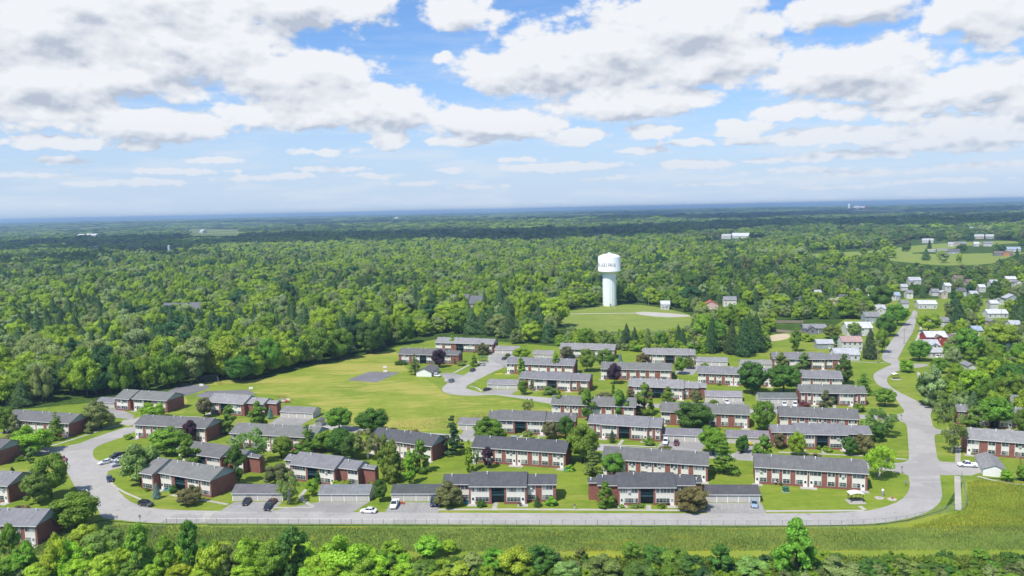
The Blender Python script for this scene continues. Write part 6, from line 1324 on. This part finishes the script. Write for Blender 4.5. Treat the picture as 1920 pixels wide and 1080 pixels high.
me = bpy.data.meshes.new('forest'); m_ = len(rest)
me.from_pydata(np.column_stack([X[rest], Y[rest], Z[rest] - .3]).tolist(), [], [])
def attr(nm, ty, prop, val): a = me.attributes.new(nm, ty, 'POINT'); a.data.foreach_set(prop, np.ascontiguousarray(val, np.float32 if ty != 'INT' else np.int32).ravel())
attr('scl', 'FLOAT_VECTOR', 'vector', np.column_stack([W[rest], W[rest], H[rest]])); attr('rot', 'FLOAT_VECTOR', 'vector', np.column_stack([np.zeros(m_), np.zeros(m_), RF.uniform(0, 6.28, m_)]))
attr('idx', 'INT', 'value', np.where(kindn[rest] == 1, 5, RF.integers(0, 5, m_))); attr('tcol', 'FLOAT_COLOR', 'color', np.column_stack([COLR[rest] * FOL, np.ones(m_)]))
forest = link('forest', me); forest['kind'] = 'stuff'; forest['label'] = 'continuous broadleaf woodland stretching to the horizon'
gt = bpy.data.node_groups.new('woodland', 'GeometryNodeTree'); gt.is_modifier = True
gt.interface.new_socket('Geometry', in_out='INPUT', socket_type='NodeSocketGeometry'); gt.interface.new_socket('Geometry', in_out='OUTPUT', socket_type='NodeSocketGeometry')
gin = gt.nodes.new('NodeGroupInput'); gout = gt.nodes.new('NodeGroupOutput')
by_mesh = {}
for o in bpy.data.objects:
    if o.type == 'MESH' and o.name.startswith('crown'): by_mesh.setdefault(o.data.name, o)
srcs = [by_mesh[CROWNS[k][j].name] for k, j in (('round', 0), ('wide', 0), ('round', 1), ('wide', 1), ('round', 2), ('spruce', 0)) if CROWNS[k][j].name in by_mesh]
join = gt.nodes.new('GeometryNodeJoinGeometry')
# joined instances keep link order reversed, so feed them last to first
for o in reversed(srcs):
    oi = gt.nodes.new('GeometryNodeObjectInfo'); oi.inputs['Object'].default_value = o; oi.inputs['As Instance'].default_value = False; oi.transform_space = 'ORIGINAL'
    sm = gt.nodes.new('GeometryNodeSetMaterial'); sm.inputs['Material'].default_value = MAT['leaf_inst']; gt.links.new(oi.outputs['Geometry'], sm.inputs['Geometry'])
    gi_ = gt.nodes.new('GeometryNodeGeometryToInstance'); gt.links.new(sm.outputs[0], gi_.inputs[0]); gt.links.new(gi_.outputs[0], join.inputs[0])
def na(nm, ty): a = gt.nodes.new('GeometryNodeInputNamedAttribute'); a.data_type = ty; a.inputs[0].default_value = nm; return a.outputs[0]
ip = gt.nodes.new('GeometryNodeInstanceOnPoints'); gt.links.new(gin.outputs[0], ip.inputs['Points']); gt.links.new(join.outputs[0], ip.inputs['Instance']); ip.inputs['Pick Instance'].default_value = True
gt.links.new(na('idx', 'INT'), ip.inputs['Instance Index']); gt.links.new(na('scl', 'FLOAT_VECTOR'), ip.inputs['Scale'])
er = gt.nodes.new('FunctionNodeEulerToRotation'); gt.links.new(na('rot', 'FLOAT_VECTOR'), er.inputs[0]); gt.links.new(er.outputs[0], ip.inputs['Rotation'])
gt.links.new(ip.outputs[0], gout.inputs[0])
md = forest.modifiers.new('woodland', 'NODES'); md.node_group = gt
print('FOREST', m_, 'broadleaf', len(bl), 'conifer', len(cf), 'shrubs', len(sh), 'srcs', len(srcs))

# ------------------------------------------------------------------ reeds and rough grass of the marsh
def blades(name, poly, count, hmin, hmax, cols, seed, wid=.22):
    R = np.random.default_rng(seed); P = np.array([G(*p)[:2] for p in poly]); lo, hi = P.min(0), P.max(0); pts = []
    while sum(len(q) for q in pts) < count:
        q = R.uniform(lo, hi, (count, 2)); q = q[in_poly(q[:, 0], q[:, 1], [tuple(c) for c in P])]; pts.append(q)
    q = np.concatenate(pts)[:count]; n = count; h = R.uniform(hmin, hmax, n) * (.55 + .9 * fbm(q[:, 0] / 9, q[:, 1] / 4, seed)); a = R.uniform(0, PI, n); ln = R.normal(0, .18, (n, 2)) * h[:, None]
    dx, dy = np.cos(a) * wid, np.sin(a) * wid; z = np.zeros(n) + .006
    V = np.stack([np.column_stack([q[:, 0] - dx, q[:, 1] - dy, z]), np.column_stack([q[:, 0] + dx, q[:, 1] + dy, z]), np.column_stack([q[:, 0] + ln[:, 0] + dx * .7, q[:, 1] + ln[:, 1] + dy * .7, h * .85]), np.column_stack([q[:, 0] + ln[:, 0] - dx * .3, q[:, 1] + ln[:, 1] - dy * .3, h])], 1).reshape(-1, 3)
    me = bpy.data.meshes.new(name); me.from_pydata(V.tolist(), [], np.arange(4 * n).reshape(-1, 4).tolist())
    at = me.attributes.new('bcol', 'FLOAT_COLOR', 'FACE'); t = np.clip(fbm(q[:, 0] / 14, q[:, 1] / 5, seed + 3) * 1.6 - .3 + R.normal(0, .18, n), 0, 1)[:, None]
    c = np.array(cols[0]) * (1 - t) + np.array(cols[1]) * t; at.data.foreach_set('color', np.column_stack([c, np.ones(n)]).astype(np.float32).ravel())
    if 'blade' not in MAT:
        m = bpy.data.materials.new('grass_blade'); m.use_nodes = True; t_ = m.node_tree; t_.nodes.clear(); c_ = N(t_, 'ShaderNodeAttribute', attribute_name='bcol').outputs['Color']
        N(t_, 'ShaderNodeOutputMaterial', inp={0: N(t_, 'ShaderNodeMixShader', inp={0: .35, 1: N(t_, 'ShaderNodeBsdfDiffuse', inp={0: c_}).outputs[0], 2: N(t_, 'ShaderNodeBsdfTranslucent', inp={0: c_}).outputs[0]}).outputs[0]}); MAT['blade'] = m
    me.materials.append(MAT['blade']); o = link(name, me); o['kind'] = 'stuff'; return o
blades('reeds', [(-180,1020),(190,985),(420,989),(820,991),(1400,993),(1640,991),(1900,988),(2140,1000),(2140,1032),(1300,1034),(560,1036),(-180,1045)], 52000, 0.25, 0.6, [(.17, .25, .065), (.33, .40, .11)], 3, .09)
blades('reeds', [(1815,905),(1842,900),(1980,912),(2140,925),(2140,992),(1700,992),(1790,962),(1812,950)], 22000, .2, .6, [(.24, .31, .05), (.44, .45, .07)], 4, .09)
blades('undergrowth', [(-180,1060),(560,1050),(1300,1050),(2140,1044),(2140,1110),(-180,1110)], 42000, .5, 1.4, [(.14, .22, .045), (.30, .37, .08)], 5, .2)
blades('rough_grass', [(730,806),(850,805),(905,796),(930,783),(1034,771),(1000,768),(900,776),(800,786),(745,790)], 2600, .15, .4, [(.34, .36, .09), (.62, .54, .22)], 6, .14)
def low_bushes(name, poly, count, seed, cols):
    """a continuous low thicket"""
    R = np.random.default_rng(seed); P = np.array([G(*p)[:2] for p in poly]); lo, hi = P.min(0), P.max(0); q = R.uniform(lo, hi, (count * 3, 2)); q = q[in_poly(q[:, 0], q[:, 1], [tuple(c) for c in P])][:count]
    V = []; A = []; 
    for (x, y) in q:
        w = R.uniform(1.2, 3.2); h = w * R.uniform(.5, .9); m = int(60 * w); d = R.normal(size=(m, 3)); d[:, 2] = abs(d[:, 2]); d /= np.linalg.norm(d, axis=1)[:, None]; r = R.uniform(.6, 1.05, (m, 1)); C_ = np.array([x, y, 0]) + d * r * np.array([w * .5, w * .5, h])
        nn_ = d + R.normal(size=(m, 3)) * .5; nn_ /= np.linalg.norm(nn_, axis=1)[:, None]; u_ = np.cross(nn_, R.normal(size=(m, 3))); u_ /= np.linalg.norm(u_, axis=1)[:, None]; v_ = np.cross(nn_, u_); s = R.uniform(.10, .24, (m, 1))
        V.append(np.stack([C_ - u_ * s, C_ - v_ * s, C_ + u_ * s, C_ + v_ * s], 1).reshape(-1, 3)); t = R.uniform(); c = np.array(cols[0]) * (1 - t) + np.array(cols[1]) * t; A.append(np.column_stack([c * R.uniform(.75, 1.25, (m, 1)), np.ones(m)]))
    V = np.concatenate(V); A = np.concatenate(A); me = bpy.data.meshes.new(name); me.from_pydata(V.tolist(), [], np.arange(len(V)).reshape(-1, 4).tolist()); at = me.attributes.new('bcol', 'FLOAT_COLOR', 'FACE'); at.data.foreach_set('color', A.astype(np.float32).ravel()); me.materials.append(MAT['blade']); o = link(name, me); o['kind'] = 'stuff'
low_bushes('undergrowth', [(-180,1050),(560,1056),(1300,1056),(2140,1050),(2140,1110),(-180,1110)], 760, 9, [(.09, .16, .03), (.24, .31, .045)])

# ------------------------------------------------------------------ haze, and the clouds overhead that shade the far woods
def cloud_mass(cx, cy, alt, rx, ry, seed):
    """cx, cy: where on the ground its shadow falls"""
    R = np.random.default_rng(seed); off = alt / math.tan(SUN_EL); ox = cx + math.sin(SUN_AZ) * off; oy = cy + math.cos(SUN_AZ) * off
    V = []; Fc = []; k = 0
    for _ in range(34):
        a = R.uniform(0, 2 * PI); q = R.uniform(0, 1) ** .5; r = R.uniform(.18, .34) * min(rx, ry); bm = bmesh.new(); bmesh.ops.create_icosphere(bm, subdivisions=2, radius=1.0)
        c = np.array([math.cos(a) * q * rx * .85, math.sin(a) * q * ry * .85, R.uniform(0, .25) * r])
        for v in bm.verts: V.append(tuple(np.array(v.co) * (1 + R.uniform(-.08, .08)) * np.array([r * 1.3, r, r * (.6 if v.co.z > 0 else .15)]) + c))
        for f in bm.faces: Fc.append(tuple(k + v.index for v in f.verts))
        k += len(bm.verts); bm.free()
    me = bpy.data.meshes.new('cloud'); me.from_pydata(V, [], Fc); me.materials.append(MAT['white']); o = link('cloud', me); o.location = (ox, oy, alt); o['kind'] = 'stuff'
def at_d(px, py): return G(px, py)
for i, (px, py, alt, rx, ry) in enumerate([(60,466,1700,520,300),(210,452,1700,420,520),(400,462,1700,380,300),(520,447,1800,420,480),(690,455,1800,330,260),(830,440,1900,520,420),(1010,450,1900,380,300),(1150,437,2000,460,520),(1330,432,2100,420,360),(15,508,1300,260,110),(130,492,1400,330,90),(1480,425,2200,620,600),(1640,416,2500,700,500),(1800,425,2300,420,300),
      (150,425,3600,1000,700),(420,420,4000,1200,700),(700,418,4200,900,600),(960,416,4300,1000,600),(260,408,4800,1800,1000),(640,404,5200,1700,1100),(1500,402,5200,2000,1300),(1150,402,5300,1300,1000),(1800,396,6200,1900,1300),(1330,412,4300,700,500)]):
    p = at_d(px, py)
    while True:   # high enough to stand above the frame while its shadow stays where it falls
        of_ = alt / math.tan(SUN_EL); qx, qy = p.x + math.sin(SUN_AZ) * of_, p.y + math.cos(SUN_AZ) * of_
        if qy + ry * 1.3 < 200 or proj(qx, qy + ry * 1.3, alt - 60)[1] < -30: break
        alt *= 1.08
    cloud_mass(p.x, p.y, alt, rx, ry, 50 + i)

hb = MB(); hb.box(-47500, 47500, -3050, 40100, -60, 100); hm = bpy.data.materials.new('haze'); hm.use_nodes = True; t = hm.node_tree; t.nodes.clear()
pv = N(t, 'ShaderNodeVolumePrincipled'); pv.inputs['Color'].default_value = (.50, .74, 1.0, 1); pv.inputs['Density'].default_value = 1.05e-4; pv.inputs['Anisotropy'].default_value = .1
ho = t.nodes.new('ShaderNodeOutputMaterial'); t.links.new(pv.outputs[0], ho.inputs['Volume'])
MAT['haze'] = hm; hz_ = link('haze', hb.mesh('haze', ['haze'])); hz_['kind'] = 'stuff'
